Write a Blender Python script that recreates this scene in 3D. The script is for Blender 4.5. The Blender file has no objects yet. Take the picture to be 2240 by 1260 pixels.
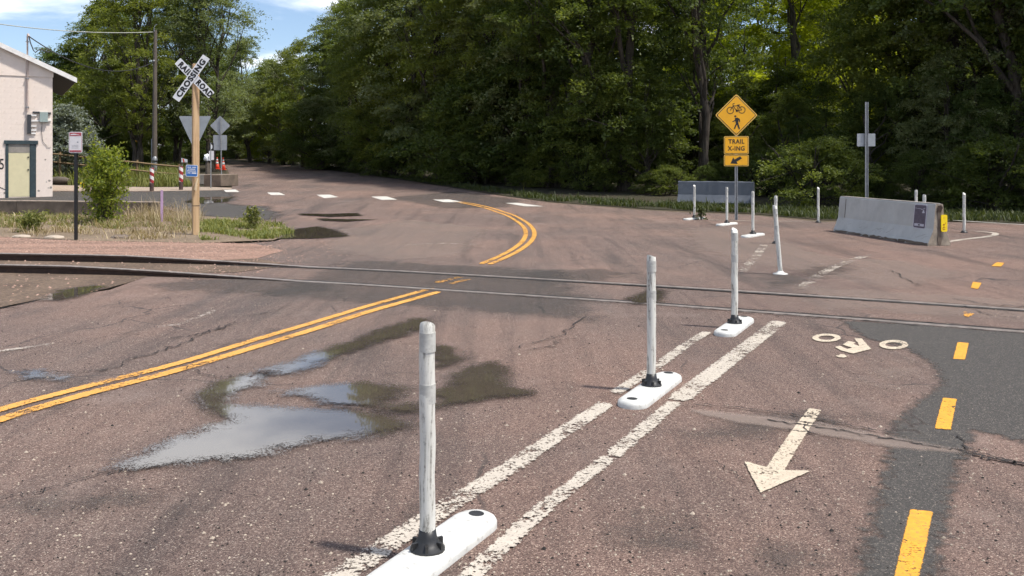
import bpy, bmesh, math, random
import numpy as np
from mathutils import Vector, Matrix

# ------------------------------------------------------------------ camera, world, sun, exposure
F, CX, HY, CAMH = 1950.0, 1120.0, 353.0, 1.6        # focal length in photo pixels, image centre column, horizon row, eye height
sc = bpy.context.scene
cam_d = bpy.data.cameras.new('camera'); cam = bpy.data.objects.new('camera', cam_d)
sc.collection.objects.link(cam)
cam.location = (0, 0, CAMH); cam.rotation_euler = (math.radians(90), 0, 0)
cam_d.sensor_width = 36.0; cam_d.lens = 36.0 * F / 2240.0
cam_d.shift_y = -(630.0 - HY) / 2240.0
cam_d.clip_start = 0.05; cam_d.clip_end = 4000
sc.camera = cam

SUN_EL, SUN_AZ = math.radians(63), math.radians(110)   # azimuth clockwise from +Y: the sun stands to the right, a little behind
sun_vec = Vector((math.cos(SUN_EL) * math.sin(SUN_AZ), math.cos(SUN_EL) * math.cos(SUN_AZ), math.sin(SUN_EL)))
world = bpy.data.worlds.new('World'); sc.world = world; world.use_nodes = True
wn = world.node_tree.nodes; wl = world.node_tree.links
wn.clear()
SKYZ = 1.3      # slice of the cloud noise
w_out = wn.new('ShaderNodeOutputWorld'); w_bg = wn.new('ShaderNodeBackground')
w_bg.inputs['Strength'].default_value = 0.118
sky = wn.new('ShaderNodeTexSky'); sky.sky_type = 'NISHITA'; sky.sun_disc = False
sky.sun_elevation = SUN_EL; sky.sun_rotation = SUN_AZ; sky.air_density = 1.0; sky.dust_density = 4.0; sky.altitude = 1800
w_tc = wn.new('ShaderNodeTexCoord'); w_sep = wn.new('ShaderNodeSeparateXYZ')
wl.new(w_tc.outputs['Generated'], w_sep.inputs[0])
w_add = wn.new('ShaderNodeMath'); w_add.operation = 'ADD'; w_add.inputs[1].default_value = 0.12
wl.new(w_sep.outputs['Z'], w_add.inputs[0])
w_dx = wn.new('ShaderNodeMath'); w_dx.operation = 'DIVIDE'; wl.new(w_sep.outputs['X'], w_dx.inputs[0]); wl.new(w_add.outputs[0], w_dx.inputs[1])
w_dy = wn.new('ShaderNodeMath'); w_dy.operation = 'DIVIDE'; wl.new(w_sep.outputs['Y'], w_dy.inputs[0]); wl.new(w_add.outputs[0], w_dy.inputs[1])
w_cmb = wn.new('ShaderNodeCombineXYZ'); wl.new(w_dx.outputs[0], w_cmb.inputs[0]); wl.new(w_dy.outputs[0], w_cmb.inputs[1]); w_cmb.inputs[2].default_value = SKYZ
w_noise = wn.new('ShaderNodeTexNoise'); w_noise.inputs['Scale'].default_value = 0.85; w_noise.inputs['Detail'].default_value = 7
w_noise.inputs['Roughness'].default_value = 0.55; w_noise.inputs['Distortion'].default_value = 0.5
wl.new(w_cmb.outputs[0], w_noise.inputs['Vector'])
w_ramp = wn.new('ShaderNodeMapRange'); w_ramp.interpolation_type = 'SMOOTHSTEP'
w_ramp.inputs['From Min'].default_value = 0.43; w_ramp.inputs['From Max'].default_value = 0.66
w_ramp.inputs['To Max'].default_value = 0.85
wl.new(w_noise.outputs['Fac'], w_ramp.inputs['Value'])
w_mix = wn.new('ShaderNodeMix'); w_mix.data_type = 'RGBA'
wl.new(w_ramp.outputs[0], w_mix.inputs['Factor']); wl.new(sky.outputs[0], w_mix.inputs['A'])
w_mix.inputs['B'].default_value = (9.8, 9.9, 10.2, 1)
wl.new(w_mix.outputs['Result'], w_bg.inputs['Color']); wl.new(w_bg.outputs[0], w_out.inputs[0])

sun_d = bpy.data.lights.new('sun', 'SUN'); sun_d.energy = 3.7; sun_d.angle = math.radians(3.0); sun_d.color = (1.0, 0.955, 0.88)
sun = bpy.data.objects.new('sun', sun_d); sc.collection.objects.link(sun)
sun.rotation_euler = (-sun_vec).to_track_quat('-Z', 'Y').to_euler(); sun.location = (30, -10, 60)

sc.view_settings.view_transform = 'Standard'; sc.view_settings.look = 'None'
sc.view_settings.gamma = 1.0; sc.view_settings.use_curve_mapping = False
sc.view_settings.exposure = 0.6
sc.cycles.max_bounces = 4; sc.cycles.diffuse_bounces = 2; sc.cycles.glossy_bounces = 2; sc.cycles.transmission_bounces = 3; sc.cycles.transparent_max_bounces = 10
sc.cycles.use_denoising = True; sc.cycles.use_adaptive_sampling = True; sc.cycles.adaptive_threshold = 0.03

# ------------------------------------------------------------------ terrain and photo-to-ground helpers
SL, Y0, Y1 = 0.03, 28.0, 130.0
def tz(y): return 0.0 if y <= Y0 else SL * (min(y, Y1) - Y0)
def G(px, py, h=0.0):
    """point on the terrain (raised by h) that lies along the sight line of a photo pixel"""
    d = py - HY
    y = F * (CAMH - h) / d if d > 0 else 1e9
    if y > Y0: y = (CAMH - h + SL * Y0) / (SL + d / F)
    y = min(y, 400.0)
    return Vector(((px - CX) / F * y, y, tz(y) + h))
def A(px, py, y): return Vector(((px - CX) / F * y, y, CAMH - (py - HY) / F * y))
def XY(px, y): return Vector(((px - CX) / F * y, y, tz(y)))

C = sc.collection
RND = random.Random(7)

# ------------------------------------------------------------------ object helpers
def obj(name, mesh, mat=None, parent=None, loc=None, rot=None):
    o = bpy.data.objects.new(name, mesh); C.objects.link(o)
    if mat is not None and len(mesh.materials) == 0: mesh.materials.append(mat)
    if parent is not None: o.parent = parent
    if loc is not None: o.location = loc
    if rot is not None: o.rotation_euler = rot
    return o
def tag(o, label=None, cat=None, group=None, kind=None):
    if label: o['label'] = label
    if cat: o['category'] = cat
    if group: o['group'] = group
    if kind: o['kind'] = kind
    return o
def thing(name, label, cat, loc=(0, 0, 0), rz=0.0, group=None):
    o = bpy.data.objects.new(name, None); C.objects.link(o)
    o.empty_display_size = 0.2; o.location = loc; o.rotation_euler = (0, 0, rz)
    return tag(o, label, cat, group)
def copy_tree(o, parent=None):
    c = o.copy(); C.objects.link(c)
    if parent is not None: c.parent = parent
    for ch in list(o.children): copy_tree(ch, c)
    return c

class MB:
    """collects shapes for one mesh"""
    def __init__(s): s.v = []; s.f = []; s.sm = []
    def add(s, vs, fs, smooth=False, M=None):
        n = len(s.v)
        for p in vs:
            p = Vector(p); s.v.append(tuple(M @ p) if M is not None else tuple(p))
        for f in fs: s.f.append([n + i for i in f]); s.sm.append(smooth)
        return s
    def box(s, x0, x1, y0, y1, z0, z1, M=None, bev=0.0):
        if bev <= 0:
            vs = [(x0,y0,z0),(x1,y0,z0),(x1,y1,z0),(x0,y1,z0),(x0,y0,z1),(x1,y0,z1),(x1,y1,z1),(x0,y1,z1)]
            return s.add(vs, [(0,3,2,1),(4,5,6,7),(0,1,5,4),(1,2,6,5),(2,3,7,6),(3,0,4,7)], False, M)
        bm = bmesh.new(); bmesh.ops.create_cube(bm, size=1)
        for v in bm.verts:
            v.co = Vector(((x0+x1)/2 + v.co.x*(x1-x0), (y0+y1)/2 + v.co.y*(y1-y0), (z0+z1)/2 + v.co.z*(z1-z0)))
        bmesh.ops.bevel(bm, geom=bm.edges[:], offset=bev, segments=2, affect='EDGES', profile=0.5)
        bm.verts.index_update()
        s.add([v.co for v in bm.verts], [[v.index for v in f.verts] for f in bm.faces], False, M); bm.free(); return s
    def tube(s, pts, rads, n=10, cap=True, M=None, smooth=True):
        pts = [Vector(p) for p in pts]
        if not isinstance(rads, (list, tuple)): rads = [rads]*len(pts)
        vs = []; fs = []; up = Vector((0.02, 0.03, 1)).normalized(); prev = None
        for i, p in enumerate(pts):
            t = (pts[min(i+1, len(pts)-1)] - pts[max(i-1, 0)]).normalized()
            if prev is None:
                a = up.cross(t)
                if a.length < 0.1: a = Vector((1, 0, 0)).cross(t)
                a.normalize(); a = a.cross(t) if False else a
            else:
                a = (prev - t*prev.dot(t)).normalized()
            b = t.cross(a); prev = a
            for k in range(n):
                w = 2*math.pi*k/n
                vs.append(p + (a*math.cos(w) + b*math.sin(w))*rads[i])
        for i in range(len(pts)-1):
            for k in range(n):
                fs.append((i*n+k, i*n+(k+1) % n, (i+1)*n+(k+1) % n, (i+1)*n+k))
        s.add(vs, fs, smooth, M)
        if cap:
            s.add([vs[k] for k in range(n)], [tuple(reversed(range(n)))], False, M)
            m = (len(pts)-1)*n
            s.add([vs[m+k] for k in range(n)], [tuple(range(n))], False, M)
        return s
    def lathe(s, prof, n=16, M=None, smooth=True):
        vs = []; fs = []
        for r, z in prof:
            for k in range(n):
                w = 2*math.pi*k/n; vs.append((r*math.cos(w), r*math.sin(w), z))
        for i in range(len(prof)-1):
            for k in range(n): fs.append((i*n+k, i*n+(k+1) % n, (i+1)*n+(k+1) % n, (i+1)*n+k))
        fs.append(tuple(reversed(range(n)))); m = (len(prof)-1)*n; fs.append(tuple(m+k for k in range(n)))
        return s.add(vs, fs, smooth, M)
    def plate(s, poly, t, M=None):
        """extruded polygon in the local XZ plane, front face at y=0 (normal -Y), thickness t behind"""
        n = len(poly); vs = [(x, 0, z) for x, z in poly] + [(x, t, z) for x, z in poly]
        fs = [tuple(range(n)), tuple(reversed(range(n, 2*n)))] + [(i, i+n, (i+1) % n + n, (i+1) % n) for i in range(n)]
        return s.add(vs, fs, False, M)
    def mesh(s, name):
        me = bpy.data.meshes.new(name); me.from_pydata(s.v, [], s.f); me.update()
        bm = bmesh.new(); bm.from_mesh(me); bmesh.ops.recalc_face_normals(bm, faces=bm.faces[:]); bm.to_mesh(me); bm.free()
        if len(me.polygons) == len(s.sm): me.polygons.foreach_set('use_smooth', s.sm)
        return me
    def build(s, name, mat, parent=None, loc=None, rot=None): return obj(name, s.mesh(name), mat, parent, loc, rot)

def rrect(w, h, r, n=4, cx=0, cz=0):
    p = []
    for (sx, sz, a0) in ((1, 1, 0), (-1, 1, 90), (-1, -1, 180), (1, -1, 270)):
        for k in range(n+1):
            a = math.radians(a0 + 90*k/n); p.append((cx + sx*(w/2-r) + r*math.cos(a), cz + sz*(h/2-r) + r*math.sin(a)))
    return p
def rpoly(poly, r, n=3):
    """round the corners of a polygon"""
    out = []; m = len(poly)
    for i in range(m):
        p = Vector(poly[i]); a = (Vector(poly[i-1])-p).normalized(); b = (Vector(poly[(i+1) % m])-p).normalized()
        for k in range(n+1):
            t = k/n; q0 = p+a*r; q1 = p+b*r
            out.append(tuple((q0*(1-t)+p*t)*(1-t) + (p*(1-t)+q1*t)*t))
    return out

def text_mesh(body, size, bold=0.0, extrude=0.0008, xs=1.0, align='CENTER', space=1.0):
    cu = bpy.data.curves.new('text', 'FONT'); cu.body = body; cu.size = size; cu.extrude = extrude; cu.offset = bold
    cu.align_x = align; cu.align_y = 'CENTER'; cu.space_character = space; cu.resolution_u = 3
    o = bpy.data.objects.new('text', cu); C.objects.link(o)
    dg = bpy.context.evaluated_depsgraph_get(); me = bpy.data.meshes.new_from_object(o.evaluated_get(dg))
    bpy.data.objects.remove(o); bpy.data.curves.remove(cu)
    R = Matrix.Rotation(math.radians(90), 4, 'X') @ Matrix.Diagonal((xs, 1, 1, 1))
    me.transform(R); me.materials.clear()
    return me

# ------------------------------------------------------------------ materials
class NT:
    def __init__(s, name):
        s.m = bpy.data.materials.new(name); s.m.use_nodes = True; s.t = s.m.node_tree; s.t.nodes.clear()
        s.out = s.t.nodes.new('ShaderNodeOutputMaterial')
    def n(s, typ, ins=None, **kw):
        nd = s.t.nodes.new(typ)
        for k, v in kw.items(): setattr(nd, k, v)
        for k, v in (ins or {}).items():
            if hasattr(v, 'is_linked') or isinstance(v, bpy.types.NodeSocket): s.t.links.new(v, nd.inputs[k])
            else: nd.inputs[k].default_value = v
        return nd
    def math(s, op, a, b=None, c=None, clamp=False):
        nd = s.t.nodes.new('ShaderNodeMath'); nd.operation = op; nd.use_clamp = clamp
        for i, v in enumerate((a, b, c)):
            if v is None: continue
            if isinstance(v, bpy.types.NodeSocket): s.t.links.new(v, nd.inputs[i])
            else: nd.inputs[i].default_value = v
        return nd.outputs[0]
    def mix(s, f, a, b, blend='MIX'):
        nd = s.t.nodes.new('ShaderNodeMix'); nd.data_type = 'RGBA'; nd.blend_type = blend
        for k, v in (('Factor', f), ('A', a), ('B', b)):
            if isinstance(v, bpy.types.NodeSocket): s.t.links.new(v, nd.inputs[k])
            elif k == 'Factor': nd.inputs[k].default_value = v
            else: nd.inputs[k].default_value = (*v, 1) if len(v) == 3 else v
        return nd.outputs['Result']
    def ramp(s, f, stops):
        nd = s.t.nodes.new('ShaderNodeValToRGB'); s.t.links.new(f, nd.inputs[0])
        el = nd.color_ramp.elements
        while len(el) < len(stops): el.new(0.5)
        for e, (p, c) in zip(el, stops): e.position = p; e.color = (*c, 1) if len(c) == 3 else c
        return nd.outputs[0]
    def step(s, f, lo, hi, a=0.0, b=1.0):
        nd = s.t.nodes.new('ShaderNodeMapRange'); nd.interpolation_type = 'SMOOTHSTEP'
        s.t.links.new(f, nd.inputs['Value'])
        nd.inputs['From Min'].default_value = lo; nd.inputs['From Max'].default_value = hi
        nd.inputs['To Min'].default_value = a; nd.inputs['To Max'].default_value = b
        return nd.outputs[0]
    def pos(s): return s.n('ShaderNodeNewGeometry').outputs['Position']
    def obco(s): return s.n('ShaderNodeTexCoord').outputs['Object']
    def scaled(s, vec, sc_, rot=0.0, loc=(0, 0, 0)):
        return s.n('ShaderNodeMapping', {'Vector': vec, 'Scale': sc_, 'Rotation': (0, 0, rot), 'Location': loc}).outputs[0]
    def noise(s, vec, scale, detail=4, rough=0.55, dist=0.0):
        return s.n('ShaderNodeTexNoise', {'Vector': vec, 'Scale': scale, 'Detail': detail, 'Roughness': rough, 'Distortion': dist}).outputs['Fac']
    def bump(s, h, strength, dist=0.01): return s.n('ShaderNodeBump', {'Height': h, 'Strength': strength, 'Distance': dist}).outputs[0]
    def bsdf(s, color, rough=0.7, normal=None, metal=0.0, spec=0.5):
        d = {'Base Color': color if isinstance(color, bpy.types.NodeSocket) else ((*color, 1) if len(color) == 3 else color), 'Roughness': rough, 'Metallic': metal, 'Specular IOR Level': spec}
        if normal is not None: d['Normal'] = normal
        return s.n('ShaderNodeBsdfPrincipled', d).outputs[0]
    def done(s, sh): s.t.links.new(sh, s.out.inputs['Surface']); return s.m
    def done_alpha(s, alpha, sh):
        tr = s.n('ShaderNodeBsdfTransparent').outputs[0]
        mx = s.t.nodes.new('ShaderNodeMixShader')
        s.t.links.new(alpha, mx.inputs[0]); s.t.links.new(tr, mx.inputs[1]); s.t.links.new(sh, mx.inputs[2])
        s.t.links.new(mx.outputs[0], s.out.inputs['Surface']); return s.m

LANE = math.radians(27)      # heading of the cycle lane, clockwise from straight ahead

def weathered(name, col, var=0.18, rough=0.6, scale=6.0, dirt=(0.16, 0.13, 0.10), dirt_amt=0.25, metal=0.0, bump=0.15, fine=60.0, spec=0.5):
    t = NT(name); p = t.obco()
    n1 = t.noise(p, scale, 5, 0.6); n2 = t.noise(p, fine, 3, 0.6)
    c = t.mix(t.step(n1, 0.3, 0.75), tuple(x*(1-var) for x in col), tuple(min(1, x*(1+var*0.5)) for x in col))
    c = t.mix(t.math('MULTIPLY', t.step(t.noise(p, scale*1.7, 6, 0.7), 0.52, 0.75), dirt_amt), c, dirt)
    return t.done(t.bsdf(c, rough, t.bump(n2, bump, 0.004), metal, spec))

def asphalt_colour(t, p, dark=False):
    chip = t.n('ShaderNodeTexVoronoi', {'Vector': p, 'Scale': 190.0, 'Randomness': 1.0})
    chip2 = t.n('ShaderNodeTexVoronoi', {'Vector': p, 'Scale': 330.0, 'Randomness': 1.0})
    v = t.n('ShaderNodeSeparateColor', {'Color': chip.outputs['Color']}).outputs[0]
    v2 = t.n('ShaderNodeSeparateColor', {'Color': chip2.outputs['Color']}).outputs[1]
    if dark:
        c = t.ramp(v, [(0.0, (0.042, 0.039, 0.036)), (0.7, (0.068, 0.063, 0.058)), (0.92, (0.115, 0.102, 0.090)), (1.0, (0.26, 0.22, 0.185))])
    else:
        c = t.ramp(v, [(0.0, (0.058, 0.036, 0.030)), (0.3, (0.104, 0.068, 0.057)), (0.62, (0.152, 0.103, 0.086)), (0.86, (0.205, 0.146, 0.121)), (0.95, (0.27, 0.20, 0.16)), (1.0, (0.42, 0.345, 0.285))])
    fine = t.ramp(v2, [(0.0, (0.55, 0.55, 0.55)), (0.6, (1, 1, 1)), (1.0, (1.45, 1.42, 1.38))])
    c = t.mix(0.6, c, fine, 'MULTIPLY')
    h = t.math('ADD', t.math('MULTIPLY', chip.outputs['Distance'], -1.0), t.math('MULTIPLY', v2, 0.25))
    return c, h

def mat_asphalt():
    t = NT('worn_red_asphalt'); p = t.pos()
    c, h = asphalt_colour(t, p)
    big = t.noise(p, 0.22, 5, 0.6)
    c = t.mix(t.step(big, 0.40, 0.64, 0.0, 0.9), c, t.mix(1.0, c, (1.42, 1.30, 1.22), 'MULTIPLY'))
    # oil and tyre darkening along the lane, and blotches of worn binder
    trk = t.noise(t.scaled(p, (1.6, 0.16, 1), LANE), 1.0, 5, 0.62, 0.4)
    c = t.mix(t.step(trk, 0.50, 0.70, 0.0, 0.75), c, t.mix(1.0, c, (0.52, 0.54, 0.55), 'MULTIPLY'))
    trk2 = t.noise(t.scaled(p, (4.5, 0.22, 1), LANE, (3.1, 0, 0)), 1.0, 6, 0.7, 0.2)
    c = t.mix(t.step(trk2, 0.48, 0.66, 0.0, 0.6), c, t.mix(1.0, c, (0.66, 0.66, 0.67), 'MULTIPLY'))
    blot = t.noise(p, 1.3, 6, 0.65, 0.6)
    c = t.mix(t.step(blot, 0.55, 0.75, 0.0, 0.6), c, t.mix(1.0, c, (0.62, 0.62, 0.62), 'MULTIPLY'))
    # greyer, finer surface of the main carriageway on the left
    sx = t.n('ShaderNodeSeparateXYZ', {'Vector': t.scaled(p, (1, 1, 1), LANE)}).outputs['X']
    grey = t.math('MULTIPLY', t.step(t.math('ADD', sx, t.math('MULTIPLY', t.noise(p, 0.5, 3), 1.6)), -1.2, -3.4), 0.5)
    c = t.mix(grey, c, t.mix(1.0, c, (1.08, 1.13, 1.14), 'MULTIPLY'))
    dust = t.step(t.noise(p, 0.6, 6, 0.7), 0.54, 0.74, 0.0, 0.42)
    c = t.mix(dust, c, (0.27, 0.205, 0.175))
    gr = t.noise(t.scaled(p, (0.5, 0.10, 1), LANE, (9.0, 2.0, 0)), 1.0, 6, 0.7, 0.5)
    c = t.mix(t.step(gr, 0.50, 0.66, 0.0, 0.55), c, t.mix(1.0, c, (0.62, 0.70, 0.75), 'MULTIPLY'))
    # fine map cracking
    ck = t.n('ShaderNodeTexVoronoi', {'Vector': t.scaled(t.mix(0.25, p, t.n('ShaderNodeTexNoise', {'Vector': p, 'Scale': 2.5, 'Detail': 4.0}).outputs['Color']), (1, 1, 1)), 'Scale': 0.75}, feature='DISTANCE_TO_EDGE').outputs['Distance']
    ckm = t.math('MULTIPLY', t.step(ck, 0.010, 0.002), t.step(t.noise(p, 0.4, 3), 0.50, 0.60))
    c = t.mix(t.math('MULTIPLY', ckm, 0.75), c, (0.035, 0.03, 0.028))
    h = t.math('SUBTRACT', h, ckm)
    return t.done(t.bsdf(c, t.step(trk, 0.4, 0.75, 0.86, 0.68), t.bump(h, 0.75, 0.006), 0, 0.4))

def mat_soft(name, colfun, w, amp, nscale, strength=1.0, rough=0.8, stretch=None):
    """a patch whose border frays: alpha from the stored distance to its outline plus noise"""
    t = NT(name); p = t.pos()
    d = t.n('ShaderNodeAttribute', attribute_name='inset').outputs['Fac']
    q = p if stretch is None else t.scaled(p, stretch[:3], stretch[3])
    nz = t.math('MULTIPLY', t.math('SUBTRACT', t.noise(q, nscale, 5, 0.65), 0.5), amp)
    a = t.step(t.math('ADD', d, nz), 0.0, w, 0.0, strength)
    c, h = colfun(t, p)
    return t.done_alpha(a, t.bsdf(c, rough, t.bump(h, 0.5, 0.005), 0, 0.4))

def mat_water():
    t = NT('puddle_water'); p = t.pos()
    d = t.n('ShaderNodeAttribute', attribute_name='inset').outputs['Fac']
    nz = t.math('MULTIPLY', t.math('SUBTRACT', t.noise(p, 4.0, 8, 0.72), 0.54), 0.46)
    nz2 = t.math('MULTIPLY', t.math('SUBTRACT', t.noise(p, 70.0, 2, 0.6), 0.5), 0.07)
    e = t.math('ADD', t.math('ADD', d, nz), nz2)
    wet = t.step(e, -0.09, 0.10, 0.0, 0.30); vz = t.n('ShaderNodeTexVoronoi', {'Vector': p, 'Scale': 150.0}); vr = t.n('ShaderNodeSeparateColor', {'Color': vz.outputs['Color']}).outputs[0]; water = t.step(t.math('ADD', e, t.math('MULTIPLY', t.math('SUBTRACT', vr, 0.62), 0.15)), -0.01, 0.10)
    mud = t.mix(t.noise(p, 1.4, 4), (0.062, 0.048, 0.036), (0.092, 0.076, 0.060))
    ws = t.bsdf(mud, 0.025, t.bump(t.noise(p, 7.0, 2), 0.012, 0.01), 0, 1.0)
    ds = t.bsdf((0.045, 0.035, 0.031), 0.5, None, 0, 0.5)
    tr = t.n('ShaderNodeBsdfTransparent').outputs[0]
    m1 = t.t.nodes.new('ShaderNodeMixShader'); t.t.links.new(wet, m1.inputs[0]); t.t.links.new(tr, m1.inputs[1]); t.t.links.new(ds, m1.inputs[2])
    m2 = t.t.nodes.new('ShaderNodeMixShader'); t.t.links.new(water, m2.inputs[0]); t.t.links.new(m1.outputs[0], m2.inputs[1]); t.t.links.new(ws, m2.inputs[2])
    return t.done(m2.outputs[0])

def mat_paint(name, col, wear, edge_amp=0.035, chips=0.5, rough=0.6):
    """road paint worn down onto the chippings; 'inset' holds the distance to the line's edge"""
    t = NT(name); p = t.pos()
    d = t.n('ShaderNodeAttribute', attribute_name='inset').outputs['Fac']
    fray = t.math('MULTIPLY', t.math('SUBTRACT', t.noise(p, 38.0, 4, 0.7), 0.5), edge_amp)
    a = t.step(t.math('ADD', d, fray), 0.0, 0.006)
    big = t.noise(p, 2.2, 4, 0.6); fine = t.noise(p, 75.0, 3, 0.65); mid = t.noise(p, 17.0, 4, 0.65)
    w = t.math('ADD', t.math('ADD', t.math('MULTIPLY', big, 0.55), t.math('MULTIPLY', fine, 0.65)), t.math('MULTIPLY', mid, 0.5))
    a = t.math('MULTIPLY', a, t.step(w, wear+0.06, wear-0.04))
    cc = t.mix(t.step(mid, 0.35, 0.7), tuple(x*0.82 for x in col), col)
    cc = t.mix(t.math('MULTIPLY', t.step(fine, 0.52, 0.68), chips), cc, (0.16, 0.12, 0.10))
    return t.done_alpha(a, t.bsdf(cc, rough, t.bump(fine, 0.5, 0.004), 0, 0.4))

def mat_soil(name, c1, c2, c3, scale=14.0, big=0.7, bump=0.8, stretch=None):
    t = NT(name); p = t.pos(); q = p if stretch is None else t.scaled(p, stretch[:3], stretch[3])
    n1 = t.noise(q, big, 6, 0.65, 0.3); n2 = t.noise(p, scale, 6, 0.7)
    v = t.n('ShaderNodeTexVoronoi', {'Vector': p, 'Scale': 36.0}); vv = t.n('ShaderNodeSeparateColor', {'Color': v.outputs['Color']}).outputs[0]
    c = t.mix(t.step(n1, 0.35, 0.65), c1, c2)
    c = t.mix(t.step(n2, 0.45, 0.72, 0.0, 0.85), c, c3)
    c = t.mix(0.5, c, t.ramp(vv, [(0, (0.55, 0.55, 0.55)), (0.7, (1, 1, 1)), (1, (1.6, 1.55, 1.5))]), 'MULTIPLY')
    return t.done(t.bsdf(c, 0.92, t.bump(t.math('ADD', n2, t.math('MULTIPLY', vv, 0.35)), bump, 0.03), 0, 0.25))

def mat_leaf(name, c_dark, c_light, transl=0.42, hue=0.10):
    t = NT(name)
    tint = t.n('ShaderNodeAttribute', attribute_name='tint').outputs['Fac']
    rnd = t.n('ShaderNodeObjectInfo').outputs['Random']
    c = t.mix(tint, c_dark, c_light)
    c = t.mix(t.math('MULTIPLY', rnd, hue*4), c, t.mix(1.0, c, (1.35, 1.05, 0.55), 'MULTIPLY'))
    dif = t.n('ShaderNodeBsdfPrincipled', {'Base Color': c, 'Roughness': 0.55, 'Specular IOR Level': 0.35}).outputs[0]
    tc = t.mix(1.0, c, (1.35, 1.35, 0.5), 'MULTIPLY')
    tr = t.n('ShaderNodeBsdfTranslucent', {'Color': tc}).outputs[0]
    mx = t.t.nodes.new('ShaderNodeMixShader'); mx.inputs[0].default_value = transl
    t.t.links.new(dif, mx.inputs[1]); t.t.links.new(tr, mx.inputs[2])
    return t.done(mx.outputs[0])

def mat_bark(name, c1, c2):
    t = NT(name); p = t.obco()
    n = t.noise(t.scaled(p, (9, 9, 1.6)), 1.0, 6, 0.7, 0.3)
    return t.done(t.bsdf(t.mix(t.step(n, 0.35, 0.65), c1, c2), 0.92, t.bump(n, 0.9, 0.04), 0, 0.2))

def mat_wood(name, c1, c2, scale=(38, 38, 1.6), rough=0.75):
    t = NT(name); p = t.obco()
    n = t.noise(t.scaled(p, scale), 1.0, 5, 0.65, 0.5); k = t.noise(p, 4.0, 3)
    c = t.mix(t.step(n, 0.3, 0.7), c1, c2); c = t.mix(t.step(k, 0.55, 0.8, 0, 0.35), c, (0.10, 0.07, 0.05))
    return t.done(t.bsdf(c, rough, t.bump(n, 0.35, 0.005), 0, 0.3))

def mat_scuffed_white():
    t = NT('scuffed_white_plastic'); p = t.obco()
    n = t.noise(t.scaled(p, (26, 26, 3.0)), 1.0, 6, 0.7, 0.8); n2 = t.noise(p, 55.0, 4, 0.7)
    z = t.n('ShaderNodeSeparateXYZ', {'Vector': p}).outputs['Z']
    c = t.mix(t.step(n, 0.46, 0.66), (0.64, 0.63, 0.58), (0.42, 0.40, 0.355))
    c = t.mix(t.step(t.math('ADD', t.math('MULTIPLY', n, 0.75), t.math('MULTIPLY', n2, 0.3)), 0.535, 0.66, 0, 0.78), c, (0.14, 0.135, 0.12))
    return t.done(t.bsdf(c, 0.45, t.bump(n2, 0.08, 0.003), 0, 0.4))

M = {}
M['asphalt'] = mat_asphalt()
M['dark_patch'] = mat_soft('dark_asphalt_patch', lambda t, p: asphalt_colour(t, p, True), 0.10, 0.26, 13.0, 0.86, 0.85)
M['smear'] = mat_soft('dark_asphalt_smear', lambda t, p: asphalt_colour(t, p, True), 0.40, 0.95, 3.0, 0.42, 0.75)
M['drive'] = mat_soft('grey_driveway_asphalt', lambda t, p: asphalt_colour(t, p, True), 0.7, 1.4, 0.9, 0.85, 0.75)
M['dust'] = mat_soft('pale_dust', lambda t, p: (t.mix(t.noise(p, 60.0, 3), (0.16, 0.115, 0.095), (0.36, 0.28, 0.235)), t.noise(p, 40.0, 3)), 0.45, 1.1, 2.2, 0.38, 0.9)
M['pale_band'] = mat_soft('pale_ravelled_asphalt', lambda t, p: (t.mix(t.noise(p, 90.0, 3), (0.15, 0.11, 0.092), (0.36, 0.285, 0.24)), t.noise(p, 60.0, 3)), 0.09, 0.12, 7.0, 0.62, 0.9)
M['water'] = mat_water()
M['white_line'] = mat_paint('worn_white_line_paint', (0.54, 0.475, 0.395), 0.885, 0.10, 0.5)
M['white_mark'] = mat_paint('cream_white_marking_paint', (0.58, 0.485, 0.365), 0.95, 0.022, 0.6)
M['white_bar'] = mat_paint('white_bar_paint', (0.66, 0.63, 0.57), 0.98, 0.04, 0.4)
M['white_old'] = mat_paint('faded_white_paint', (0.55, 0.485, 0.41), 0.85, 0.10, 0.5)
M['white_faint'] = mat_paint('almost_gone_white_paint', (0.50, 0.43, 0.36), 0.79, 0.10, 0.5)
M['yellow_line'] = mat_paint('worn_yellow_line_paint', (0.70, 0.345, 0.065), 0.93, 0.055, 0.45)
M['yellow_old'] = mat_paint('flaking_yellow_paint', (0.70, 0.33, 0.05), 0.84, 0.05, 0.4)
M['yellow_dash'] = mat_paint('bright_yellow_dash_paint', (0.74, 0.345, 0.032), 0.97, 0.018, 0.55)
M['crack'] = weathered('dark_crack', (0.022, 0.018, 0.016), 0.3, 0.95, 12, dirt_amt=0.2)
M['ground'] = mat_soil('bare_earth', (0.135, 0.10, 0.072), (0.09, 0.075, 0.05), (0.06, 0.06, 0.033))
M['floor'] = mat_soil('forest_litter', (0.055, 0.045, 0.03), (0.035, 0.036, 0.02), (0.075, 0.06, 0.035))
M['verge'] = mat_soil('dry_verge_soil', (0.20, 0.15, 0.105), (0.25, 0.19, 0.13), (0.13, 0.10, 0.065))
M['gravel'] = mat_soil('red_gravel', (0.33, 0.20, 0.15), (0.19, 0.12, 0.09), (0.44, 0.30, 0.235), 22.0, 0.9, 0.9, (0.25, 1.6, 1, -0.12))
M['dirt'] = mat_soil('brown_track_dirt', (0.105, 0.074, 0.055), (0.16, 0.115, 0.085), (0.22, 0.155, 0.105), 18.0, 0.9)
M['pale_path'] = mat_soil('pale_concrete_path', (0.36, 0.28, 0.22), (0.30, 0.24, 0.19), (0.40, 0.34, 0.28), 20.0, 0.6, 0.3)
M['rail_top'] = weathered('worn_rail_steel', (0.29, 0.245, 0.215), 0.35, 0.45, 10, (0.14, 0.085, 0.06), 0.5, 0.25)
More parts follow.
